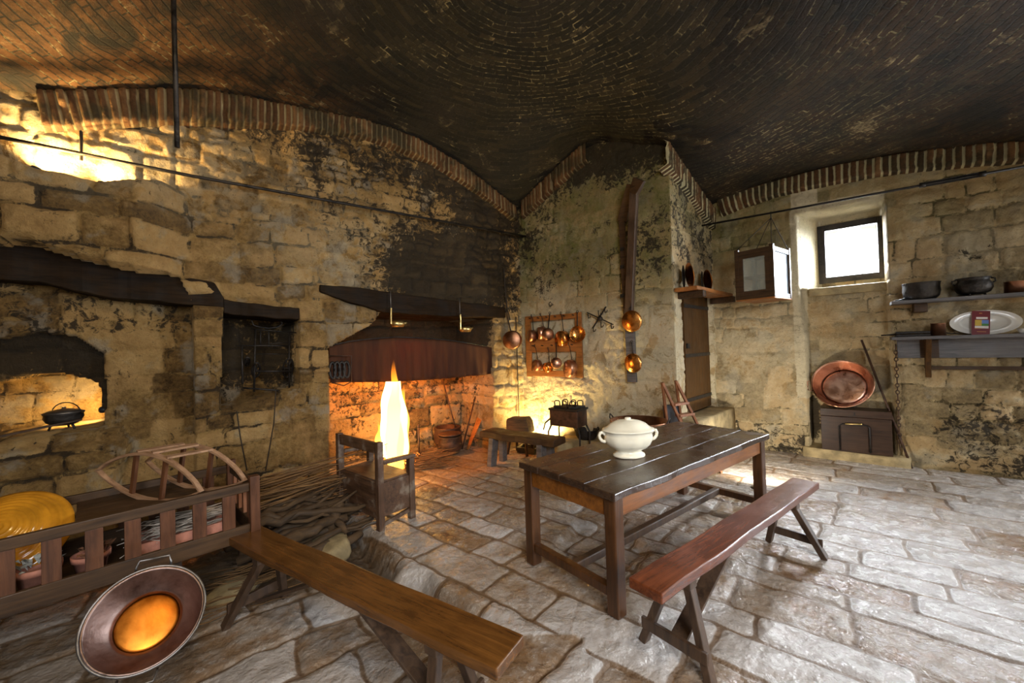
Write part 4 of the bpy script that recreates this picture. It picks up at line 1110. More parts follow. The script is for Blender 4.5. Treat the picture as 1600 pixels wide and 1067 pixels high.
# lamp inside the oven
small_lamp('small lamp tucked inside the right side of the bread oven', onp(LW, 160, 640, -.62) + Vector((0, 0, .0)), onp(LW, 70, 640, -.9), 26, (1, .64, .22), 160)
# cauldron with lid on a trivet, peel, in the oven mouth
c0 = onp(LW, 100, 662, -.36)
t = thing('iron_cauldron', 'black lidded cauldron with a bail handle standing in the bread oven', 'pot', (c0.x, c0.y, 1.035))
m = MB(); m.lathe([(0, .0), (.07, .004), (.115, .035), (.135, .075), (.130, .105), (.138, .112), (.13, .116), (0, .116)], 36); m.build('body', M['iron'], t)
m = MB(); m.lathe([(0, .118), (.14, .118), (.142, .124), (.10, .145), (.03, .158), (.012, .160), (.016, .174), (0, .177)], 36); m.build('lid', M['iron_grey'], t)
m = MB(); m.tube([(.14 * math.cos(a), .02, .11 + .105 * math.sin(a)) for a in [PI * i / 12 for i in range(13)]], .005, 6); m.build('handle', M['iron'], t)
for a in (0, 2.1, 4.2): m = MB(); m.tube([(.08 * math.cos(a), .08 * math.sin(a), .02), (.10 * math.cos(a), .10 * math.sin(a), -.035)], .009, 6); m.build('leg', M['iron'], t)
m = MB(); a_ = onp(LW, 128, 655, -.28); b_ = onp(LW, -40, 690, -.16)
m.bar(a_, b_, .05, .018); m.bar(a_ + (b_ - a_) * .0, a_ + (b_ - a_) * .18, .10, .012)
tag(m.build('baker_peel', M['old_wood'], bevel=.003), 'long wooden peel lying across the bread oven sill below the cauldron', 'baker peel')

# roasting jack in the niche
def make_jack():
    u0, z0 = on(LW, 400, 600, -.22); t = wall_thing('roasting_jack', 'black iron roasting jack with bars, hooks and wheels standing in the wall niche', 'roasting jack', LW, u0, -.22, 1.06)
    # local x: along the wall to the left, +-y out of it
    s = outdir(LW)
    def P(px, py, d=-.22):
        u, z = on(LW, px, py, d); return (u - u0, (d + .22) * s, z - 1.06)
    f = MB()
    for a, b, r in (((399, 515), (397, 612), .011), ((378, 540), (379, 600), .012), ((452, 520), (452, 606), .010), ((420, 516), (420, 542), .007), ((407, 516), (407, 540), .007)):
        f.tube([P(*a), P(*b)], r, 6)
    f.build('upright', M['iron'], t, weld=False)
    f = MB()
    for a, b, r in (((392, 514), (466, 520), .009), ((368, 540), (452, 540), .010), ((400, 553), (460, 553), .006), ((408, 538), (462, 534), .005), ((400, 580), (455, 580), .014), ((380, 606), (465, 612), .012)):
        f.tube([P(*a), P(*b)], r, 6)
    f.build('crossbar', M['iron'], t, weld=False)
    f = MB(); f.tube([P(393, 500), P(396, 508), P(406, 511), P(420, 513), P(434, 511), P(441, 506), P(439, 502)], .008, 6); f.build('hook', M['iron'], t)
    for px, py, r in ((400, 578, .085), (450, 575, .115), (386, 565, .05)):
        c = Vector(P(px, py)); f = MB(); n = 24
        f.tube([c + Vector((r * .45 * math.cos(2 * PI * i / n), r * .9 * math.sin(2 * PI * i / n) * s, r * math.sin(2 * PI * i / n))) for i in range(n + 1)], .012, 6, cap=False)
        for k in range(3): a = k * PI / 3; q = Vector((r * .45 * math.cos(a), r * .9 * math.sin(a) * s, r * math.sin(a))); f.tube([c - q, c + q], .006, 5)
        f.build('wheel', M['iron'], t, weld=False)
make_jack()
# thin cords on the wall
def cord(label, pts, r=.006, mat='cord', name='rope', cat='rope', group=None):
    m = MB(); m.tube(pts, r, 6); return tag(m.build(name, M[mat]), label, cat, group)
cord('thin dark cord hanging down the wall left of the twigs, below the niche', [onp(LW, 370, 642, .05), onp(LW, 375, 680, .06), onp(LW, 386, 735, .08)])
cord('thin dark cord hanging down the wall right of the other one, below the niche', [onp(LW, 431, 610, .05), onp(LW, 428, 660, .06), onp(LW, 415, 735, .08)])
cord('thin cord hanging in the corner beside the copper pan rack', [onp(LW, 806, 495, .03), onp(LW, 809, 590, .03), onp(LW, 812, 690, .03)], .008)

# cloth across the fireplace mouth
def make_cloth():
    tp = U([(514, 541), (545, 534), (580, 530), (620, 527), (660, 529), (700, 532), (740, 538), (769, 543)], LW, -.06)
    bt = U([(514, 598), (545, 597), (580, 597), (620, 596), (660, 594), (700, 591), (740, 587), (769, 584)], LW, -.06)
    us = np.linspace(tp[0][0], tp[-1][0], 160); zt = np.interp(-us, [-p[0] for p in tp], [p[1] for p in tp]); zb = np.interp(-us, [-p[0] for p in bt], [p[1] for p in bt])
    k = np.linspace(0, 1, 12)[:, None]
    Z = zt[None] * (1 - k) + zb[None] * k; Uu = np.repeat(us[None], 12, 0)
    D = -.06 + .022 * k * np.sin(us * 23 + 2 * np.sin(us * 3))[None] + .01 * k * np.sin(us * 57)[None]
    P = LW.arr(Uu, D, Z)
    o = grid_mesh('fireplace_cloth', P, M['cloth'], kind=None)
    s = o.modifiers.new('s', 'SOLIDIFY'); s.thickness = .004
    tag(o, 'dark red-brown cloth valance stretched across the top of the fireplace opening', 'cloth')
    m = MB(); m.tube([LW.p(u, -.04, z + .006) for u, z in zip(us[::8], zt[::8])], .010, 6)
    tag(m.build('curtain_rail', M['iron']), 'thin curved iron rail carrying the fireplace cloth', 'rail')
make_cloth()

# fire
FU, _ = on(LW, 616, 650, -.30)
def make_fire():
    base = LW.p(FU, -.32, .05)
    t = thing('log_fire', 'tall bright yellow-white fire burning on the hearth', 'fire', base)
    rg = random.Random(4)
    def tongue(x, y, h, r, mat, seed, lean=0.):
        m = MB(); rr = random.Random(seed); pts = []; rs = []; n = 26; ph = rr.uniform(0, 6)
        for i in range(n):
            k = i / (n - 1); pts.append((x + lean * k * k + .020 * math.sin(k * 7 + ph) * k + .014 * math.sin(k * 17 + ph) * k, y + .02 * math.sin(k * 6 + ph), h * k))
            rs.append(max(.002, r * (math.sin(PI * min(1, .18 + k * .82) ** .75) ** .8 * (1 + .10 * math.sin(k * 19 + ph)) * (1.12 - .35 * k))))
        m.tube(pts, rs, 20, flat=.8)
        bmesh.ops.remove_doubles(m.bm, verts=m.bm.verts, dist=1e-5)
        o = m.build('flame', mat, t); a = o.data.attributes.new('flame_h', 'FLOAT', 'POINT')
        a.data.foreach_set('value', [v.co.z / h for v in o.data.vertices])
        for p in o.data.polygons: p.use_smooth = True
    tongue(0, 0, 1.62, .135, M['flame_in'], 1); tongue(.07, .03, 1.50, .11, M['flame_in'], 2, .0); tongue(-.08, .0, 1.45, .105, M['flame_in'], 3, .0)
    tongue(ln_[0] * .37 - lv[0] * .13, ln_[1] * .37 - lv[1] * .13, 1.50, .125, M['flame_out'], 11, 0)  # added tongue before the cloth, imitating the fire's glow through it
    tongue(.02, -.05, 1.65, .155, M['flame_out'], 4, .0); tongue(-.12, .02, 1.0, .095, M['flame_out'], 5, -.05); tongue(.12, .0, 1.15, .085, M['flame_out'], 6, .05); tongue(-.19, -.02, .62, .07, M['flame_out'], 7, -.04); tongue(-.02, .08, 1.55, .16, M['flame_out'], 8, .0)
    m = MB(); m.lathe([(0, -.03), (.30, -.03), (.27, .02), (.16, .05), (0, .06)], 20)
    m.build('ember_bed', M['ember'], t)
    for i in range(7):
        a = rg.uniform(0, PI); q = rg.uniform(.12, .3); d = Vector((math.cos(a), math.sin(a), rg.uniform(-.1, .25))) * rg.uniform(.18, .3)
        c = Vector((rg.uniform(-.08, .08), rg.uniform(-.06, .06), .06)); m = MB(); m.tube([c - d, c, c + d], [.03, .034, .026], 8); m.build('burning_log', M['ember'], t)
    return base
fb = make_fire()
fl_ = LW.p(FU - .15, -.46, 1.74)
spot('fire_light', fl_, fl_ + Vector((ln_[0] * .35, ln_[1] * .35, -1)), 110, (1, .25, .03), 165, .05, .25)
point('fire_light_low', fb + Vector((0, 0, .22)), 12, FIRE, .10)
# fire dogs
for (px, py, top), lab in (((600, 712, 671), 'iron fire dog left of the flames, half hidden behind the box seat'), ((655, 716, 666), 'iron fire dog right of the flames with a forked foot')):
    b = at_z(px, py, .02); r = ray(px - 3, top); zt = CAM_H + r[2] * b.y / r[1]
    t = thing('fire_dog', lab, 'fire dog', b)
    m = MB(); m.tube([(0, 0, 0.03), (.0, 0, zt - .02)], [.014, .012], 8); m.tube([(0, 0, zt - .04), (0, 0, zt)], [.022, .016], 8); m.build('post', M['iron_rust'], t)
    m = MB(); m.tube([(-.10, -.05, .0), (-.05, -.02, .05), (0, 0, .06), (.05, -.03, .05), (.10, -.07, .0)], .012, 7); m.tube([(0, 0, .06), (.0, .35, .06)], .012, 7); m.build('foot', M['iron_rust'], t)
brush('brushwood', 'reddish litter of twigs and ash spread over the hearth right of the fire', 130, LW.p(on(LW, 680, 700, 0)[0], -.18, .01), R2(20), .55, .42, (.0, .07), M['twig'], 15, .0055)
# pots on the hearth
def pot_at(name, label, px, py, r, h, mat, z=.01, group=None, tilt=0):
    b = at_z(px, py, z); t = thing(name, label, 'pot', b, group=group)
    m = MB(); m.lathe([(0, 0), (r * .75, 0), (r * .98, h * .35), (r, h * .65), (r * .9, h * .85), (r * .98, h * .96), (r * .95, h), (r * .85, h), (r * .8, h * .8), (0, h * .78)], 32); m.build('body', mat, t)
    return t, b
t, b = pot_at('iron_pot', 'lower round iron pot with a lid on the hearth right of the fire', 704, 707, .19, .27, M['iron_rust'])
m = MB(); m.lathe([(0, .28), (.17, .28), (.19, .29), (.17, .31), (.05, .335), (0, .337)], 32); m.build('lid', M['iron_rust'], t)
t, b = pot_at('iron_pot', 'tall rusty iron pot at the back of the hearth behind the lidded one', 694, 694, .23, .36, M['iron_rust'])
t.location = LW.p(on(LW, 700, 680, -.62)[0], -.62, .01)
# leaning shovel board and sticks
a_ = at_z(731, 703, .0); m = MB(); m.bar(a_ + Vector((0, 0, .01)), Vector((a_.x + .25, a_.y + .30, .62)), .05, .016, w2=.15); m.bar(Vector((a_.x + .25, a_.y + .30, .62)), Vector((a_.x + .29, a_.y + .36, .80)), .12, .014, w2=.03)
tag(m.build('wooden_shovel', M['rack'], bevel=.003), 'wooden shovel leaning against the fireplace side wall, lit orange', 'shovel')
cord('thin iron poker leaning behind the wooden shovel', [at_z(722, 702, 0), Vector((at_z(722, 702).x + .22, at_z(722, 702).y + .2, .82))], .012, 'iron_rust', 'fire_poker', 'poker')
cord('long iron rod leaning in the back right corner of the fireplace', [LW.p(.95, -.55, 0), LW.p(1.15, -.85, 1.35)], .012, 'iron_rust', 'iron_rod', 'rod')
# pronged iron holder by the shovel
b = at_z(757, 696, 0); t = thing('iron_holder', 'small black iron holder with two rings behind the low bench end', 'iron holder', (b.x, b.y + .05, 0))
m = MB(); m.box(-.02, .02, -.015, .015, 0, .5); m.box(.10, .14, -.015, .015, 0, .46); m.build('post', M['iron'], t)
m = MB(); m.tube([(-.02 + .04 * math.cos(a) - .03, 0, .40 + .05 * math.sin(a)) for a in [2 * PI * i / 12 for i in range(13)]], .007, 6); m.build('ring', M['iron'], t)

# gridiron rack hung at the left jamb, in front of the cloth
u0, z0 = on(LW, 532, 578, .02); t = wall_thing('gridiron', 'dark iron gridiron of nested round bars hanging at the left end of the cloth', 'gridiron', LW, u0, .0, z0)
m = MB(); m.tube([(-.13, .0, -.16), (-.14, 0, .17), (.12, 0, .18)], .009, 6); m.tube([(-.13, 0, -.16), (-.04, 0, -.2), (.1, 0, -.15)], .008, 6); m.build('frame', M['iron_rust'], t, weld=False)
for k in range(4):
    m = MB(); m.tube([(.09 - k * .055 + .035 * math.cos(a), .01, .0 + .10 * math.sin(a)) for a in [2 * PI * i / 20 for i in range(21)]], .017, 8); m.build('round_bar', M['iron'], t)
# two hanging oil lamps in front of the mantel
def oil_lamp(label, px, ptop, pbot):
    u0, zt = on(LW, px, ptop, .10); zb = on(LW, px, pbot, .10)[1]
    t = wall_thing('hanging_oil_lamp', label, 'oil lamp', LW, u0, .10, zt, 'small brass oil lamps hanging from the mantel'); s = outdir(LW); h = zt - zb
    m = MB(); m.tube([(0, -.08 * s, .02), (0, 0, .01), (0, 0, -h * .5)], .006, 6); m.build('hanging_rod', M['iron_grey'], t)
    m = MB(); m.bar((0, 0, -h * .45), (.01, 0, -h * .90), .045, .016, w2=.06); m.build('bracket', M['bronze'], t, bevel=.002)
    m = MB(); m.lathe([(0, -.04), (.06, -.038), (.078, .0), (.075, .03), (.05, .04), (0, .04)], 24, Matrix.Translation((-.09, 0, -h * .90)), sx=1.25); m.build('oil_bowl', M['bronze'], t)
    m = MB(); m.tube([(-.17, 0, -h * .89), (-.22, 0, -h * .84)], [.020, .010], 8); m.build('spout', M['bronze'], t)
oil_lamp('brass oil lamp on a rod, above the flames, left of the two over the cloth', 610, 456, 512)
oil_lamp('brass oil lamp on a slanting rod, right of the two over the cloth', 718, 468, 520)

# ================================================================== IRON RODS
def rod(label, pts, r=.014, name='tie_rod'):
    m = MB(); m.tube(pts, r, 8); return tag(m.build(name, M['iron']), label, 'iron rod')
rod('long thin iron tie rod slanting across the left wall below the brick arch', [onp(LW, -120, 190, .16), onp(LW, 300, 275, .14), onp(LW, 826, 370, .12)], .017)
rp = onp(WW, 1094, 353, .38); rq = onp(WW, 1720, 238, .38)
rod('thin iron tie rod running below the vault along the window wall', [rp, rq], .014)
m = MB(); k1 = rp.lerp(rq, .66); k2 = rp.lerp(rq, .80); m.bar(k1 + Vector((0, 0, .02)), k2 + Vector((0, 0, .02)), .02, .012); m.bar(k1 - Vector((0, 0, .02)), k2 - Vector((0, 0, .02)), .02, .012); m.tube([k1, k1.lerp(k2, .1)], .03, 8); m.tube([k2.lerp(k1, .1), k2], .03, 8)
tag(m.build('rod_tightener', M['iron'], weld=False), 'iron turnbuckle on the tie rod near the right edge of the window wall', 'turnbuckle')
b = at_depth(277, 230, 3.0)
rod('vertical iron rod hanging down from the vault at upper left', [b, Vector((b.x - .01, b.y, float(ceil_z(b.x, b.y)) + .05))], .017, 'ceiling_rod')
cord('short dark cord hanging on the lit plaster under the left brick arch', [onp(LW, 127, 205, .05), onp(LW, 127, 250, .14)], .012)

# ================================================================== PIER: RACK, PANS, POLE, HOOK STAR
def make_rack():
    u0, z1 = on(PF, 821, 495, .05); u1, _ = on(PF, 908, 487, .05); z0 = on(PF, 865, 589, .05)[1]; z1 = (z1 + on(PF, 908, 487, .05)[1]) / 2
    t = wall_thing('pan_rack', 'square orange-brown wooden rack hung with copper pans beside the corner', 'pan rack', PF, u0, .03, z0)
    s = outdir(PF); w = u1 - u0; h = z1 - z0; b = .10
    def B(nm, x0, x1, a, c, thin=.035): m = MB(); m.box(x0, x1, min(0, s * thin), max(0, s * thin), a, c); m.build(nm, M['rack'], t, bevel=.003)
    B('side_rail', 0, b, 0, h); B('side_rail', w - b, w, 0, h); B('top_rail', b, w - b, h - b * .9, h - .01); B('bottom_rail', b, w - b, 0.01, b); B('middle_board', b, w - b, h * .40, h * .62, .03)
    for i in range(6): m = MB(); x = .12 + i * (w - .24) / 5; m.tube([(x, 0, h - .05), (x, s * .09, h - .035)], .008, 6); m.build('peg', M['iron'], t)
    for i in range(5): m = MB(); x = .16 + i * (w - .32) / 4; m.tube([(x, 0, h * .5), (x, s * .09, h * .5 + .012)], .008, 6); m.build('peg', M['iron'], t)
make_rack()
def pan(label, px, py, r, hx, hy, yaw, tiltz, mat, dep=.09, group='copper pans hung on the rack', fr=PF, d=.14, inside=False, name='copper_pan'):
    """a pan hanging by its handle: centre pixel, radius in metres, handle top"""
    c = onp(fr, px, py, d); top = onp(fr, hx, hy, d - .03); n3 = Vector((fr.n[0], fr.n[1], 0))
    ax = Matrix.Rotation(R2(yaw), 3, 'Z') @ n3; ax.z = tiltz; ax.normalize()
    t = thing(name, label, 'pan', group=group); t.matrix_world = axis_mat(c, ax, (top - c).normalized())
    m = MB()
    if inside: m.lathe([(0, -dep), (r * .9, -dep), (r, -.0), (r + .004, 0), (r + .004, -.006), (r * .9 + .004, -dep - .004), (0, -dep - .004)], 36)
    else: m.lathe([(0, .004), (r * .9, .0), (r * .97, -.012), (r, -dep), (r - .005, -dep), (r * .93, -.014), (r * .86, -.008), (0, -.004)], 36)
    m.build('body', mat, t)
    iv = t.matrix_world.inverted(); tl = iv @ top; L = tl.length; dr = tl.normalized(); z_ = -dep if not inside else 0
    m = MB(); m.tube([dr * r * .97 + Vector((0, 0, z_ * .8)), dr * (r * 1.15) + Vector((0, 0, z_ * .7)), dr * (L * .9) + Vector((0, 0, z_ * .3)), tl], [.012, .009, .008, .010], 7, flat=.6); m.build('handle', M['iron'], t)
    m = MB(); m.tube([tl + dr * .012 + Vector((.016 * math.cos(a), .016 * math.sin(a), 0)) for a in [2 * PI * i / 10 for i in range(11)]], .005, 5); m.build('ring', M['iron'], t)
    return t
PANS = [
    ('small copper pan at the left end of the upper row on the rack', 826, 525, .100, 830, 494, -30, .05, 'copper_dull', .10),
    ('copper pan second from left in the upper row on the rack', 841, 521, .105, 844, 492, -38, -.05, 'copper', .11),
    ('dull dark copper pan in the middle of the upper row on the rack', 856, 522, .100, 859, 490, 35, 0, 'copper_dull', .11),
    ('bright orange copper pan, second from right in the upper row on the rack', 874, 529, .125, 876, 490, -20, 0, 'copper_bright', .10),
    ('small pan at the left end of the lower row on the rack, facing left', 835, 571, .095, 835, 541, -25, .1, 'copper_dull', .09),
    ('small bright orange pan second from left in the lower row on the rack', 852, 575, .085, 856, 545, -20, -.15, 'copper_bright', .09),
    ('small pale copper pan second from right in the lower row on the rack', 869, 567, .090, 869, 538, 30, .1, 'copper', .10),
    ('largest copper pan, at the right end of the lower row on the rack', 886, 576, .140, 888, 538, -32, .05, 'copper', .10)]
for a in PANS:
    pan(a[0], a[1], a[2], a[3], a[4], a[5], a[6], a[7], M[a[8]], a[9])
pan('shiny hollow copper pan showing its inside at the right end of the upper row', 902, 522, .120, 902, 488, 8, .0, M['copper_bright'], .06, inside=True)
pan('big copper pan hanging alone on the fireplace wall left of the rack', 799, 531, .155, 790, 485, -52, .0, M['copper_dull'], .10, group='copper pans hung apart from the rack', fr=LW, d=.14)
cord('long dark iron handle or cord from which the lone pan on the fireplace wall hangs', [onp(LW, 787, 418, .06), onp(LW, 789, 450, .07), onp(LW, 792, 480, .09), onp(LW, 797, 500, .12)], .011)

# iron hook cross on the pier
u0, z0 = on(PF, 938, 498, .08); t = wall_thing('meat_hook_cross', 'black iron cross with meat hooks hanging on the pier between rack and pole', 'meat hooks', PF, u0, .08, z0)
s = outdir(PF)
def PP(px, py, d=.08):
    u, z = on(PF, px, py, d); return Vector((u - u0, (d - .08) * s, z - z0))
m = MB(); m.bar(PP(917, 488), PP(958, 507), .026, .014); m.build('arm', M['iron'], t, bevel=.002)
m = MB(); m.bar(PP(947, 479), PP(926, 513), .026, .014); m.build('arm', M['iron'], t, bevel=.002)
m = MB(); m.lathe([(0, -.01), (.04, -.01), (.04, .012), (0, .03)], 16, Matrix.Rotation(-PI / 2 * s, 4, 'X') @ Matrix.Translation((0, 0, .01))); m.build('boss', M['iron'], t)
for px, py in ((919, 491), (955, 507), (945, 482), (927, 512), (939, 505), (935, 487)):
    c = PP(px, py, .11); m = MB(); m.tube([c + Vector((0, 0, .02)), c + Vector((0, 0, -.03)), c + Vector((.012, s * .02, -.06)), c + Vector((.04, s * .03, -.055)), c + Vector((.05, s * .03, -.025))], .007, 6); m.build('hook', M['iron'], t)

# tall leaning wooden post on the pier with skimmers
def make_post():
    ub, zb = on(PF, 988, 597, .05); t = wall_thing('wooden_post', 'tall dark timber post fixed to the pier, leaning out and hooked at the top', 'post', PF, ub, .05, zb)
    s = outdir(PF)
    def Q(px, py, d):
        u, z = on(PF, px, py, d); return Vector((u - ub, (d - .05) * s, z - zb))
    m = MB(); m.bar(Q(988, 597, .05), Q(983, 482, .08), .13, .05, up=(0, s, 0)); m.build('lower_board', M['grey_wood'], t, bevel=.004)
    m = MB(); m.bar(Q(983, 492, .10), Q(991, 298, .34), .105, .09, up=(0, s, .1), w2=.10); m.build('main_post', M['bench_leg'], t, bevel=.006)
    m = MB(); m.bar(Q(979, 492, .06), Q(971, 335, .07), .085, .035, up=(0, s, 0)); m.build('back_board', M['old_wood'], t, bevel=.004)
    m = MB(); m.bar(Q(972, 345, .08), Q(985, 288, .26), .03, .14, up=(1, 0, 0), w2=.03, h2=.10); m.build('side_brace', M['old_wood'], t, bevel=.004)
    m = MB(); m.bar(Q(991, 302, .34), Q(999, 280, .40), .11, .10, up=(0, s, .1), w2=.17, h2=.06); m.build('hooked_head', M['old_wood'], t, bevel=.006)
    for py in (392, 420, 465): m = MB(); m.box(-.01, .05, 0, .02, 0, .05); o = m.build('bracket', M['iron'], t); o.location = Q(970, py, .09)
make_post()
pan('bright round copper skimmer at the upper place on the timber post', 985.5, 502, .150, 985, 483, -8, -.08, M['copper_bright'], .03, group='skimmers on the timber post', d=.20, name='skimmer')
pan('round copper skimmer with a dark upright handle at the lower place on the timber post', 987.5, 567.5, .135, 987, 535, -15, -.08, M['copper_bright'], .03, group='skimmers on the timber post', d=.20, name='skimmer')

# ---- door, shelf with lids on the pier's side
du0, dz1 = on(PR, 1068, 457, -.06); du1, _ = on(PR, 1110, 457, -.06)
d_ = wall_thing('door_1', '', '', PR, du0, -.10, .62); del d_['label'], d_['category']; d_['kind'] = 'structure'
s = outdir(PR); dw = du1 - du0; dh = dz1 - .62
m = MB()
for i in range(4): m.box(i * dw / 4 + .002, (i + 1) * dw / 4 - .002, min(0, s * .035), max(0, s * .035), 0, dh)
m.build('door_leaf', M['door'], d_, bevel=.003, weld=False)
for z in (.16, .80, 1.52): m = MB(); m.box(0, dw * .93, min(s * .035, s * .045), max(s * .035, s * .045), z, z + .05); m.build('door_strap', M['iron'], d_, bevel=.002)
m = MB(); m.box(.03, .11, min(s * .035, s * .065), max(s * .035, s * .065), .93, 1.0); m.build('door_lock', M['iron'], d_, bevel=.004)
us_, zs_ = on(PR, 1058, 441, .22)
t = wall_thing('wall_shelf', 'short thick wooden shelf above the small door carrying two copper lids', 'shelf', PR, .03, .0, zs_ - .06)
L_ = LEN_R - .10
m = MB(); m.box(.0, L_, min(0, s * .30), max(0, s * .30), .0, .05); m.build('board', M['rack'], t, bevel=.005)
for x in (.10, L_ - .12): m = MB(); m.box(x, x + .10, min(s * .0, s * .34), max(s * .0, s * .34), -.09, 0); m.build('bracket', M['old_wood'], t, bevel=.01)
def lid(label, px, py, r, yaw, mat, fr=PR, d=.15):
    c = onp(fr, px, py, d); n3 = Vector((fr.n[0], fr.n[1], 0)); ax = Matrix.Rotation(R2(yaw), 3, 'Z') @ n3; ax.z = .12
    t = thing('pot_lid', label, 'lid', group='copper lids on the shelf above the door'); c.z = zs_ - .01 + r * .99
    t.matrix_world = axis_mat(c, ax, (0, 0, 1))
    m = MB(); m.lathe([(0, .035), (r * .5, .030), (r * .85, .012), (r, 0), (r - .004, -.004), (r * .5, .024), (0, .030)], 40); m.build('dome', mat, t)
    m = MB(); m.tube([(-.05, 0, .03), (-.04, 0, .06), (.04, 0, .06), (.05, 0, .03)], .006, 6); m.build('handle', M['iron'], t)
lid('copper lid standing on the shelf above the door, nearer the pier edge', 1077, 418, .17, 38, M['copper_orange'])
lid('copper lid standing on the shelf above the door, nearer the window', 1105, 421, .16, 38, M['copper_orange'], d=.16)
for px, lab in ((1066, 'dark round plate leaning behind the left copper lid'), (1095, 'dark round plate leaning behind the right copper lid')):
    n3 = Vector((PR.n[0], PR.n[1], 0)); c = onp(PR, px, 420, .06); c.z = zs_ + .15; ax = Matrix.Rotation(R2(15), 3, 'Z') @ n3
    m = MB(); m.lathe([(0, .0), (.10, 0), (.155, .012), (.152, .018), (.10, .008), (0, .008)], 36); o = m.build('iron_plate', M['iron']); o.matrix_world = axis_mat(c, ax); tag(o, lab, 'plate')

# ---- chopping block, stove, pans and steps in front of the pier
b = at_z(809, 707, 0); b = Vector((b.x + .02, b.y + .05, 0))
t = thing('chopping_block', 'short thick wooden chopping block on splayed legs before the bright corner', 'chopping block', (.085, 6.20, 0), R2(-25))
m = MB(); m.prism([(-.19, .33), (.20, .33), (.17, .50), (.13, .56), (-.17, .545), (-.185, .50)], -.12, .12); m.build('block', M['bark'], t, bevel=.015)
for x, y in ((-.12, -.08), (.12, -.08), (-.10, .09), (.11, .09)): m = MB(); m.tube([(x, y, .35), (x * 1.35, y * 1.7, -.005)], [.026, .020], 8); m.build('leg', M['old_wood'], t)
small_lamp('small lamp on the floor in the corner behind the chopping block', (.42, 6.36, .06), (.46, 6.60, .75), 140, (1, .70, .26), 150)
t = thing('baking_tin', 'dark flat iron tin on the floor under the low bench', 'tin', at_z(826, 706, .0), R2(-30))
m = MB(); m.prism([(-.14, 0), (.14, 0), (.17, .09), (.155, .09), (.13, .012), (-.13, .012), (-.155, .09), (-.17, .09)], -.10, .10); m.box(-.15, .15, -.11, -.10, 0, .085); m.box(-.15, .15, .10, .11, 0, .085); m.build('tray', M['iron'], t, weld=False)

c = at_depth(888, 650, 5.80); ang = math.atan2(pv[1], pv[0])
t = thing('charcoal_stove', 'dark iron box stove on four bowed legs with flat irons on top, beside the pier', 'stove', (c.x, c.y, 0), ang)
m = MB(); m.box(-.225, .225, -.15, .15, .49, .72); m.build('box', M['iron_rust'], t, bevel=.006)
m = MB(); m.box(-.24, .24, -.165, .165, .715, .745); m.build('rim', M['iron'], t, bevel=.004)
for x in (-1, 1):
    for y in (-1, 1): m = MB(); m.tube([(x * .20, y * .13, .52), (x * .255, y * .15, .40), (x * .25, y * .15, .2), (x * .22, y * .15, .0)], [.014, .013, .012, .016], 8); m.build('leg', M['iron'], t)
m = MB(); m.tube([(-.225, -.1, .6), (-.30, -.16, .52), (-.32, -.18, .42)], .012, 7); m.build('side_handle', M['iron'], t)
fi = None
for i, (x, y, r) in enumerate([(-.14, -.07, .2), (-.02, -.07, -.3), (.11, -.07, .3), (-.09, .08, .1), (.05, .08, -.2), (.16, .07, .4)]):
    lab = ['flat iron at the front left of the stove top', 'flat iron in the front middle of the stove top', 'flat iron at the front right of the stove top', 'flat iron at the back left of the stove top', 'flat iron in the back middle of the stove top', 'flat iron at the back right of the stove top'][i]
    if fi is None:
        fi = thing('flat_iron', lab, 'flat iron', group='flat irons on the stove')
        m = MB(); m.prism([(-.05, -.0), (.02, .0), (.075, .0), (.07, .03), (-.05, .03)], -.032, .032); m.build('sole', M['iron'], fi, bevel=.006)
        m = MB(); m.tube([(-.035, 0, .03), (-.04, 0, .085), (-.02, 0, .10), (.025, 0, .10), (.04, 0, .085), (.04, 0, .03)], .0085, 7); m.build('handle', M['iron'], fi); o = fi
    else: o = copy_tree(fi); o['label'] = lab
    p = Matrix.Rotation(ang, 4, 'Z') @ Vector((x, y, .746)); o.location = (c.x + p.x, c.y + p.y, p.z); o.rotation_euler = (0, 0, ang + r)
# rubble bench of stone along the pier foot
m = MB()
for i in range(6): pass
o = rough_block('stone_ledge', PF, .78, LEN_P + .02, -.1, .24, -.2, .24, M['step_stone'], 9)
rock('pale rounded rubble stone under the stove', PF.p(.92, .30, .10), (.17, .13, .15), 21, M['step_stone'])
def oval_pan(name, label, c, r, h, mat, hm, sx=1.25, yaw=0., group=None):
    t = thing(name, label, 'pot', c, yaw, group)
    m = MB(); m.lathe([(0, 0), (r * .72, .0), (r * .93, h * .35), (r, h * .9), (r * 1.05, h), (r * 1.05, h + .006), (r * .98, h + .004), (r * .9, h * .4), (r * .7, .012), (0, .012)], 40, sx=sx); m.build('body', mat, t)
    for q in (-1, 1): m = MB(); m.tube([(q * r * sx * .9, -.05, h * .85), (q * r * sx * 1.08, -.045, h + .02), (q * r * sx * 1.12, 0, h + .055), (q * r * sx * 1.08, .045, h + .02), (q * r * sx * .9, .05, h * .85)], .008, 7); m.build('handle', hm, t)
    return t
c = PF.p(on(PF, 916, 680, .13)[0], .13, .245); oval_pan('braising_pan', 'black oval pan with ring handles on the stone ledge behind the table', (c.x, c.y, .245), .145, .14, M['iron'], M['iron'], 1.2, ang)
c = at_depth(998, 655, 4.95); oval_pan('copper_cauldron', 'wide copper basin with two iron loop handles behind the far end of the table', (c.x, c.y, .0), .335, .69, M['copper_dull'], M['iron'], 1.0, ang)

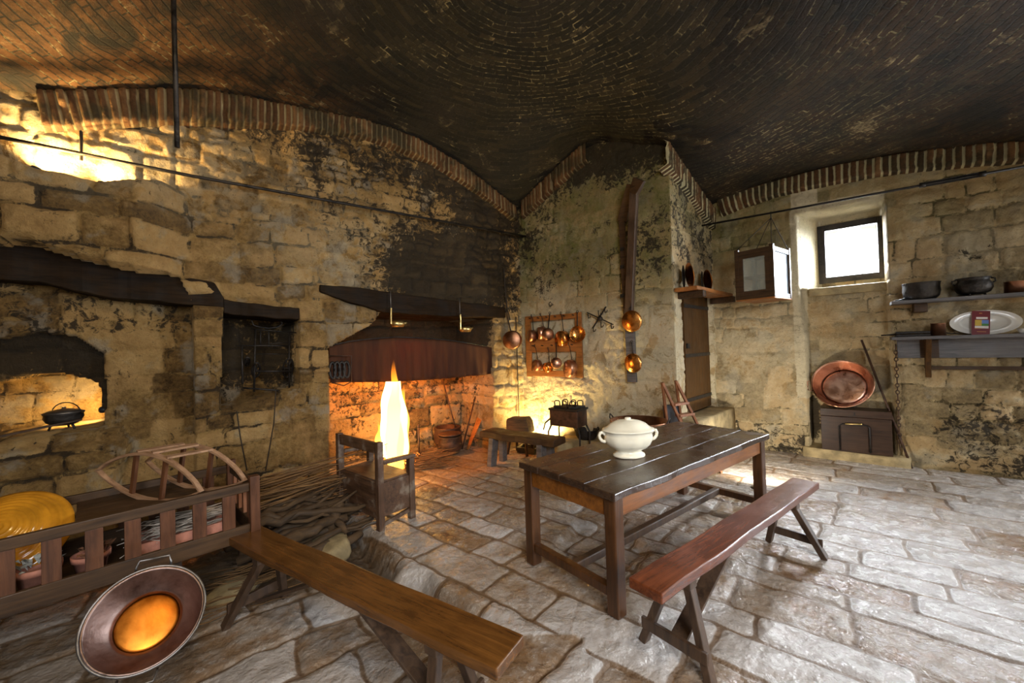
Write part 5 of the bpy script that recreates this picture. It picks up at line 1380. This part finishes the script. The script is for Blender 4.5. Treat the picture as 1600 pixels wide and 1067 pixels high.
# small wooden steps
A0, B0 = at_depth(1035, 598, 4.95), at_depth(1056, 595, 5.05); A1, B1 = at_z(1102, 742, 0), at_z(1127, 738, 0); A2, B2 = at_z(1050, 730, 0), at_z(1073, 724, 0)
t = thing('folding_steps', 'small red-brown wooden folding steps with a dark panel, leaning by the door', 'step ladder', A0)
iv = Vector(A0)
for a, b_, nm in ((A0, A1, 'front_stile'), (B0, B1, 'front_stile'), (A0, A2, 'back_stile'), (B0, B2, 'back_stile')): m = MB(); m.bar(a - iv, b_ - iv, .045, .028, up=(1, 0, 0)); m.build(nm, M['steps_wood'], t, bevel=.003)
for k in (.24, .36, .55, .78): m = MB(); m.bar(A0.lerp(A1, k) - iv, B0.lerp(B1, k) - iv, .09, .028); m.build('tread', M['steps_wood'], t, bevel=.003)
m = MB(); q = [A0.lerp(A2, .26) - iv, B0.lerp(B2, .26) - iv, B0.lerp(B2, .62) - iv, A0.lerp(A2, .62) - iv]; o3 = Vector((-.02, .03, 0))
m._add(q + [v + o3 for v in q], [(0, 1, 2, 3), (7, 6, 5, 4), (0, 4, 5, 1), (1, 5, 6, 2), (2, 6, 7, 3), (3, 7, 4, 0)]); m.build('dark_panel', M['black_paint'], t)

# ================================================================== WINDOW WALL
def WB(m, u0, u1, d0, d1, z0, z1, fr=WW):
    s = outdir(fr); return m.box(u0, u1, min(d0 * s, d1 * s), max(d0 * s, d1 * s), z0, z1)
sW = outdir(WW)
# hanging meat safe
fd = .78
ua, za = on(WW, 1157, 396, fd); ub, zb = on(WW, 1219, 380, fd); _, zc = on(WW, 1160, 466, fd); _, zd = on(WW, 1222, 464, fd)
w_ = (ub - ua) * 1.06; h_ = (za + zb) / 2 - (zc + zd) / 2; dp_ = .60; zz = (zc + zd) / 2
t = wall_thing('meat_safe', 'dark wooden glazed meat safe hanging from the tie rod left of the window', 'hanging cupboard', WW, ua, fd - dp_, zz)
t.matrix_world = fmat(WW, ua + w_ / 2, fd - dp_ / 2, zz) @ Matrix.Rotation(R2(13) * sW, 4, 'Z') @ Matrix.Translation((-w_ / 2 - .03, -sW * dp_ / 2, 0))
def MS(nm, x0, x1, y0, y1, z0, z1, mat, bv=.003): m = MB(); WB(m, x0, x1, y0, y1, z0, z1); return m.build(nm, mat, t, bevel=bv)
p_ = .05
for x in (0, w_ - p_):
    for y in (0, dp_ - p_): MS('corner_post', x, x + p_, y, y + p_, 0, h_ + .04, M['old_wood'])
for z in (0.0, h_ - p_):
    for y in (0, dp_ - p_): MS('rail', p_, w_ - p_, y + .005, y + p_ - .005, z, z + p_ + .01, M['old_wood'])
    for x in (0, w_ - p_): MS('rail', x + .005, x + p_ - .005, p_, dp_ - p_, z, z + p_ + .01, M['grey_wood'])
MS('floor_board', .004, w_ - .004, .004, dp_ - .004, -.02, .0, M['rack']); MS('top_board', p_, w_ - p_, p_, dp_ - p_, h_ - .02, h_ - .005, M['old_wood'])
MS('inner_shelf', p_, w_ - p_, p_, dp_ - p_, h_ * .46, h_ * .48, M['old_wood'])
# front door of the safe with its pane
fr_ = MB(); q = .055
WB(fr_, p_, p_ + q, dp_ - .03, dp_ - .005, p_ + .01, h_ - p_); WB(fr_, w_ - p_ - q, w_ - p_, dp_ - .03, dp_ - .005, p_ + .01, h_ - p_); WB(fr_, p_ + q, w_ - p_ - q, dp_ - .03, dp_ - .005, p_ + .01, p_ + .06); WB(fr_, p_ + q, w_ - p_ - q, dp_ - .03, dp_ - .005, h_ - p_ - .05, h_ - p_)
dr_ = fr_.build('glazed_door', M['old_wood'], t, bevel=.003)
m = MB(); WB(m, p_ + q, w_ - p_ - q, dp_ - .020, dp_ - .016, p_ + .06, h_ - p_ - .05); m.build('pane', M['glass'], dr_)
m = MB(); WB(m, w_ - p_ * .6, w_ - p_ * .5, p_, dp_ - p_, p_, h_ - p_); m.build('side_panel', M['safe_panel'], t)
m = MB(); WB(m, p_ * .5, p_ * .6, p_, dp_ - p_, p_, h_ - p_); m.build('side_panel', M['glass'], t)
m = MB(); WB(m, p_, w_ - p_, p_ * .5, p_ * .6, p_, h_ - p_); m.build('back_panel', M['glass'], t)
hk = rp.lerp(rq, .17); best = min((abs((rp.lerp(rq, k / 200) - rp.lerp(rq, 0)).length - 0) * 0 + abs(0), 0) for k in range(2))
# the point of the rod straight above the safe's middle
mid = WW.p(ua + w_ / 2, fd - dp_ / 2, 0); kk = ((mid - rp).dot((rq - rp)) - 0) / (rq - rp).dot(rq - rp); hk = rp.lerp(rq, kk)
iv = t.matrix_world.inverted()
for x in (p_ / 2, w_ - p_ / 2):
    for y in (p_ / 2, dp_ - p_ / 2): m = MB(); m.tube([iv @ (hk + Vector((0, 0, -.07))), Vector((x, y * sW, h_ + .04))], .005, 5); m.build('string', M['cord'], t)
m = MB(); m.tube([iv @ (hk + Vector((0, 0, .016))), iv @ (hk + Vector((0, 0, -.08)))], .007, 6); m.build('hook', M['iron'], t)

# chest in the recess
cu0 = on(WW, 1283, 670, .13)[0]; cu1 = on(WW, 1394, 670, .13)[0]; cz1 = on(WW, 1340, 641, .13)[1]; CZ0 = .125
t = wall_thing('wooden_chest', 'dark brown wooden chest with a wire handle, on the low plinth in the window recess', 'chest', WW, cu0, .13, CZ0)
cw, chh, cd = cu1 - cu0, cz1 - CZ0, .30
def CH(nm, x0, x1, y0, y1, z0, z1, mat=M['chest'], bv=.004): m = MB(); WB(m, x0, x1, y0, y1, z0, z1); return m.build(nm, mat, t, bevel=bv)
CH('box', 0, cw, -cd, 0, 0, chh - .10); CH('lid', -.004, cw + .004, -cd, .006, chh - .095, chh)
CH('flap', cw * .30, cw * .68, 0, .012, .03, chh - .20)
m = MB(); m.tube([(cw * .27, .016 * sW, .02), (cw * .27, .018 * sW, chh - .22), (cw * .31, .02 * sW, chh - .19), (cw * .66, .02 * sW, chh - .19), (cw * .70, .018 * sW, chh - .22), (cw * .70, .016 * sW, .02)], .008, 6); m.build('wire_handle', M['iron'], t)
m = MB(); m.tube([(cw * .36, .024 * sW, chh - .185), (cw * .60, .024 * sW, chh - .175)], .011, 8); m.build('grip', M['bronze'], t)
m = MB(); WB(m, cw * .49, cw * .51, .006, .010, chh - .07, chh - .03); m.build('keyhole', M['iron'], t)
m = MB(); WB(m, cu0 - .03, cu0 + .07, -.02, .14, .0, .0 + .01)
m.bm.free()
# big copper basin on the chest
bc = onp(WW, 1315, 599, .10); n3 = Vector((WW.n[0], WW.n[1], 0)); axb = (n3 * .80 + Vector((0, 0, .36)) + Vector((wv[0], wv[1], 0)) * -.12)
Rb = (onp(WW, 1367, 599, .10) - onp(WW, 1263, 599, .10)).length / 2
t = big_pan('copper_basin', 'large shiny copper basin with a hammered base standing on the chest', 'basin', bc, axb, (wv[0], wv[1], 0), Rb * .95, Rb * .72, .15, M['copper'], metal('copper_pinkish', (.62, .30, .20), (.95, .68, .56), (.26, .40), sc=6, bmp=.4, hs=12), M['copper'], (185,), M['copper'])
# pole leaning across the chest
fo = at_z(1425, 732, 0); uo, zo = on(WW, 1346, 531, -.16); tp_ = WW.p(uo, -.14, zo)
cord('long thin iron pole leaning from the floor over the chest into the recess', [fo, fo.lerp(tp_, .5), tp_], .013, 'iron_rust', 'iron_pole', 'pole')
# chain at the corner of the recess
cu, cz = on(WW, 1399, 538, .05); zl = on(WW, 1402, 700, .05)[1]
t = wall_thing('hanging_chain', 'rusty iron pot chain with hooks hanging from the left end of the lower shelf', 'chain', WW, cu, .06, zl)
m = MB(); z = cz - zl; k = 0
while z > .06:
    a = .05 if k % 4 else .09; n = 12; rr = .016
    m.tube([((rr * math.cos(2 * PI * i / n) if k % 2 else 0), (0 if k % 2 else rr * math.cos(2 * PI * i / n)), z - a / 2 + a / 2 * math.sin(2 * PI * i / n)) for i in range(n + 1)], .0055, 5, cap=False); z -= a * .86; k += 1
o = m.build('links', M['iron_rust'], t, weld=False)

# shelves
SU1 = 4.3
u_s, z_s = on(WW, 1393, 471, .30)
t = wall_thing('wall_shelf', 'thin upper wooden shelf right of the window with iron pots', 'shelf', WW, u_s, 0, z_s - .035)
m = MB(); WB(m, 0, SU1 - u_s, .0, .30, 0, .038); m.build('board', M['grey_wood'], t, bevel=.004)
ubk = on(WW, 1438, 478, .14)[0] - u_s
for x in (ubk, ubk + 1.6): m = MB(); WB(m, x - .06, x + .06, 0, .17, -.11, 0); m.build('bracket', M['old_wood'], t, bevel=.008)
u_l, z_l = on(WW, 1393, 527, .28)
t = wall_thing('wall_shelf', 'lower shelf with a grey-blue backboard right of the window, holding the oval platter', 'shelf', WW, u_l, 0, z_l - .035)
m = MB(); WB(m, 0, SU1 - u_l, .0, .28, 0, .038); m.build('board', M['grey_wood'], t, bevel=.004)
x0 = on(WW, 1402, 545, .06)[0] - u_l; zbk = on(WW, 1500, 559, .06)[1] - (z_l - .035)
m = MB(); WB(m, x0, SU1 - u_l, .02, .05, zbk, 0); m.build('backboard', M['grey_wood'], t, bevel=.003)
xb = on(WW, 1450, 545, .14)[0] - u_l; zb_ = on(WW, 1452, 590, .10)[1] - (z_l - .035)
m = MB(); s = sW; P_ = [(0.05, 0), (.24, 0), (.22, -.08), (.12, zb_ * .6), (.09, zb_), (.05, zb_)]
vs = [(xb - .025, y * s, z) for y, z in P_] + [(xb + .025, y * s, z) for y, z in P_]; n = len(P_)
m._add(vs, [tuple(range(n)), tuple(range(2 * n - 1, n - 1, -1))] + [(j, j + n, (j + 1) % n + n, (j + 1) % n) for j in range(n)]); m.build('bracket', M['door'], t, bevel=.003)
m = MB(); WB(m, x0 + .20, x0 + .36, .052, .062, zbk + .005, -.01); m.build('patch_board', M['old_wood'], t, bevel=.002)
zr = on(WW, 1500, 575, .10)[1] - (z_l - .035)
m = MB(); WB(m, xb + .03, SU1 - u_l, .05, .08, zr - .02, zr + .02); m.build('hanging_bar', M['old_wood'], t, bevel=.003)

def shelf_pot(name, label, px, zsh, r, h, prof, mat, d=.17, cat='pot', handles=True, group=None):
    u, _ = on(WW, px, 450, d); p = WW.p(u, d, zsh); t = thing(name, label, cat, p, WW.rot(), group)
    m = MB(); m.lathe([(a * r, b * h) for a, b in prof], 36); m.build('body', mat, t)
    if handles:
        for q in (-1, 1): m = MB(); m.tube([(q * r * .92, 0, h * .62), (q * r * 1.1, 0, h * .72), (q * r * 1.08, 0, h * .9), (q * r * .88, 0, h * .93)], .008, 7); m.build('handle', mat, t)
    return t
ZS = z_s + .004; ZL = z_l + .004
POT = [(0, 0), (.55, .0), (.85, .12), (1., .38), (.98, .6), (.82, .8), (.80, .88), (.93, 1.), (.86, 1.), (.74, .86), (0, .8)]
shelf_pot('iron_pot', 'wide squat black iron pot at the left end of the upper shelf', 1439, ZS, .165, .20, [(0, 0), (.7, .0), (.93, .2), (1., .5), (.97, .8), (1.0, .97), (1.03, 1.), (.93, 1.), (.9, .6), (0, .4)], M['iron'], handles=False)
t = shelf_pot('iron_pot', 'round-bellied black iron pot with a neck, middle of the upper shelf', 1521, ZS + .02, .150, .185, POT, M['iron'])
for a in (0, 2.1, 4.2): m = MB(); m.tube([(.07 * math.cos(a), .07 * math.sin(a), .02), (.09 * math.cos(a), .09 * math.sin(a), -.018)], .01, 6); m.build('foot', M['iron'], t)
shelf_pot('copper_pan', 'brown cylindrical copper pan at the right end of the upper shelf', 1590, ZS, .095, .125, [(0, 0), (1, 0), (1, .97), (1.04, 1), (.96, 1), (.95, .1), (0, .08)], M['copper_dull'], handles=False, cat='pan')
t = shelf_pot('metal_measure', 'tall brownish metal measure standing on the lower shelf', 1463, ZL, .062, .145, [(0, 0), (1, 0), (1, .96), (1.05, .97), (1.05, 1), (.94, 1), (.93, .1), (0, .08)], M['copper_dull'], handles=False, cat='measuring cup')
m = MB(); m.tube([(.06, 0, .03), (.10, 0, .02), (.125, .0, .02)], .007, 6); m.tube([(.142 + .018 * math.cos(a), 0.018 * math.sin(a), .02) for a in [2 * PI * i / 10 for i in range(11)]], .005, 5); m.build('handle', M['iron'], t, weld=False)
# waffle iron lying at the left end
u, _ = on(WW, 1422, 520, .14); t = thing('waffle_iron', 'long flat black waffle iron lying on the left end of the lower shelf', 'waffle iron', WW.p(u, .14, ZL), WW.rot())
m = MB(); m.box(-.13, .17, -.05, .05, .0, .028); m.build('lower_plate', M['iron'], t, bevel=.006)
m = MB(); m.box(-.13, .17, -.05, .05, .032, .062); m.build('upper_plate', M['iron'], t, bevel=.006)
m = MB(); m.tube([(-.13, .01, .03), (-.26, .02, .022)], .009, 7); m.build('handle', M['iron'], t)
u, _ = on(WW, 1412, 474, .22); t = thing('fire_tongs', 'small crossed iron tongs lying at the left end of the upper shelf', 'tongs', WW.p(u, .19, ZS), WW.rot())
m = MB(); m.tube([(-.05, .05, .01), (.07, -.05, .04)], .008, 6); m.tube([(-.07, .0, .012), (.08, .03, .012)], .007, 6); m.build('arms', M['iron'], t, weld=False)

# platter
pu0, _ = on(WW, 1483, 505, .09); pu1, _ = on(WW, 1598, 502, .09); pc = on(WW, 1541, 504, .09)
ra = (pu1 - pu0) / 2; zh = .5 * (on(WW, 1541, 484, .09)[1] - on(WW, 1541, 522, .09)[1])
t = thing('oval_platter', 'long white oval platter leaning upright on the lower shelf', 'platter')
t.matrix_world = axis_mat(WW.p((pu0 + pu1) / 2, .085, ZL + zh * .97), Vector((WW.n[0], WW.n[1], .16)), (wv[0], wv[1], 0))
m = MB(); m.lathe([(0, -.012), (.58, -.012), (.66, -.006), (.70, .006), (.74, .004), (.98, .012), (1., .014), (1., .010), (.7, -.004), (.6, -.018), (0, -.018)], 72, sx=ra, sy=zh * 1.02); m.build('dish', M['platter'], t)
# leaflet leaning in front
bu0 = on(WW, 1517, 522, .15)[0]; bu1 = on(WW, 1546, 522, .15)[0]; bz = on(WW, 1526, 484, .12)[1] - ZL; bw = bu1 - bu0
t = thing('leaflet', 'dark red leaflet with a small coloured picture, leaning on the oval platter', 'leaflet', WW.p(bu0, .16, ZL)); t.matrix_world = fmat(WW, bu0, .165, ZL) @ Matrix.Rotation(R2(14) * sW, 4, 'X') @ Matrix.Rotation(R2(5) * (1 if sW < 0 else -1), 4, 'Y')
def LF(nm, x0, x1, z0, z1, y, mat, par=t): m = MB(); m.box(x0 * bw, x1 * bw, min(y * sW, (y + .0008) * sW), max(y * sW, (y + .0008) * sW), z0 * bz, z1 * bz); return m.build(nm, M[mat], par)
m = MB(); m.box(0, bw, min(0, .002 * sW), max(0, .002 * sW), 0, bz); m.build('card', M['red_print'], t)
LF('printed_picture', .18, .55, .38, .62, .003, 'print_yellow'); LF('printed_picture', .55, .92, .47, .62, .003, 'print_blue'); LF('printed_picture', .55, .92, .38, .47, .003, 'print_green')
LF('printed_band', .18, .92, .27, .37, .003, 'print_white'); LF('printed_band', .18, .55, .25, .28, .0035, 'print_gold'); LF('printed_band', .24, .86, .66, .74, .003, 'print_white')
LF('printed_mark', .40, .56, .88, .92, .003, 'print_gold'); LF('printed_line', .30, .80, .12, .15, .003, 'print_gold')
u, _ = on(WW, 1598, 516, .16); t = thing('small_cup', 'small white cup at the right edge of the lower shelf', 'cup', WW.p(u, .16, ZL), WW.rot())
m = MB(); m.lathe([(0, 0), (.022, 0), (.030, .01), (.040, .05), (.036, .05), (.027, .012), (0, .010)], 24); m.build('body', M['platter'], t)
m = MB(); m.tube([(.037, 0, .04), (.058, 0, .036), (.055, 0, .016), (.032, 0, .014)], .004, 6); m.build('handle', M['platter'], t)

# floor lamp behind the far right leg of the table
tl_ = small_lamp('small bright floor lamp on a short stand behind the far right leg of the table', (2.66, 4.42, .30), (3.8, 6.2, .0), 70, (1, .93, .80), 130)
m = MB(); m.lathe([(0, .0), (.07, .0), (.07, .012), (.012, .02), (.012, .25), (0, .25)], 20)
o = m.build('lamp_stand', M['lamp_black']); o.location = (2.66, 4.42, .0); o.parent = tl_; o.matrix_parent_inverse = tl_.matrix_world.inverted()
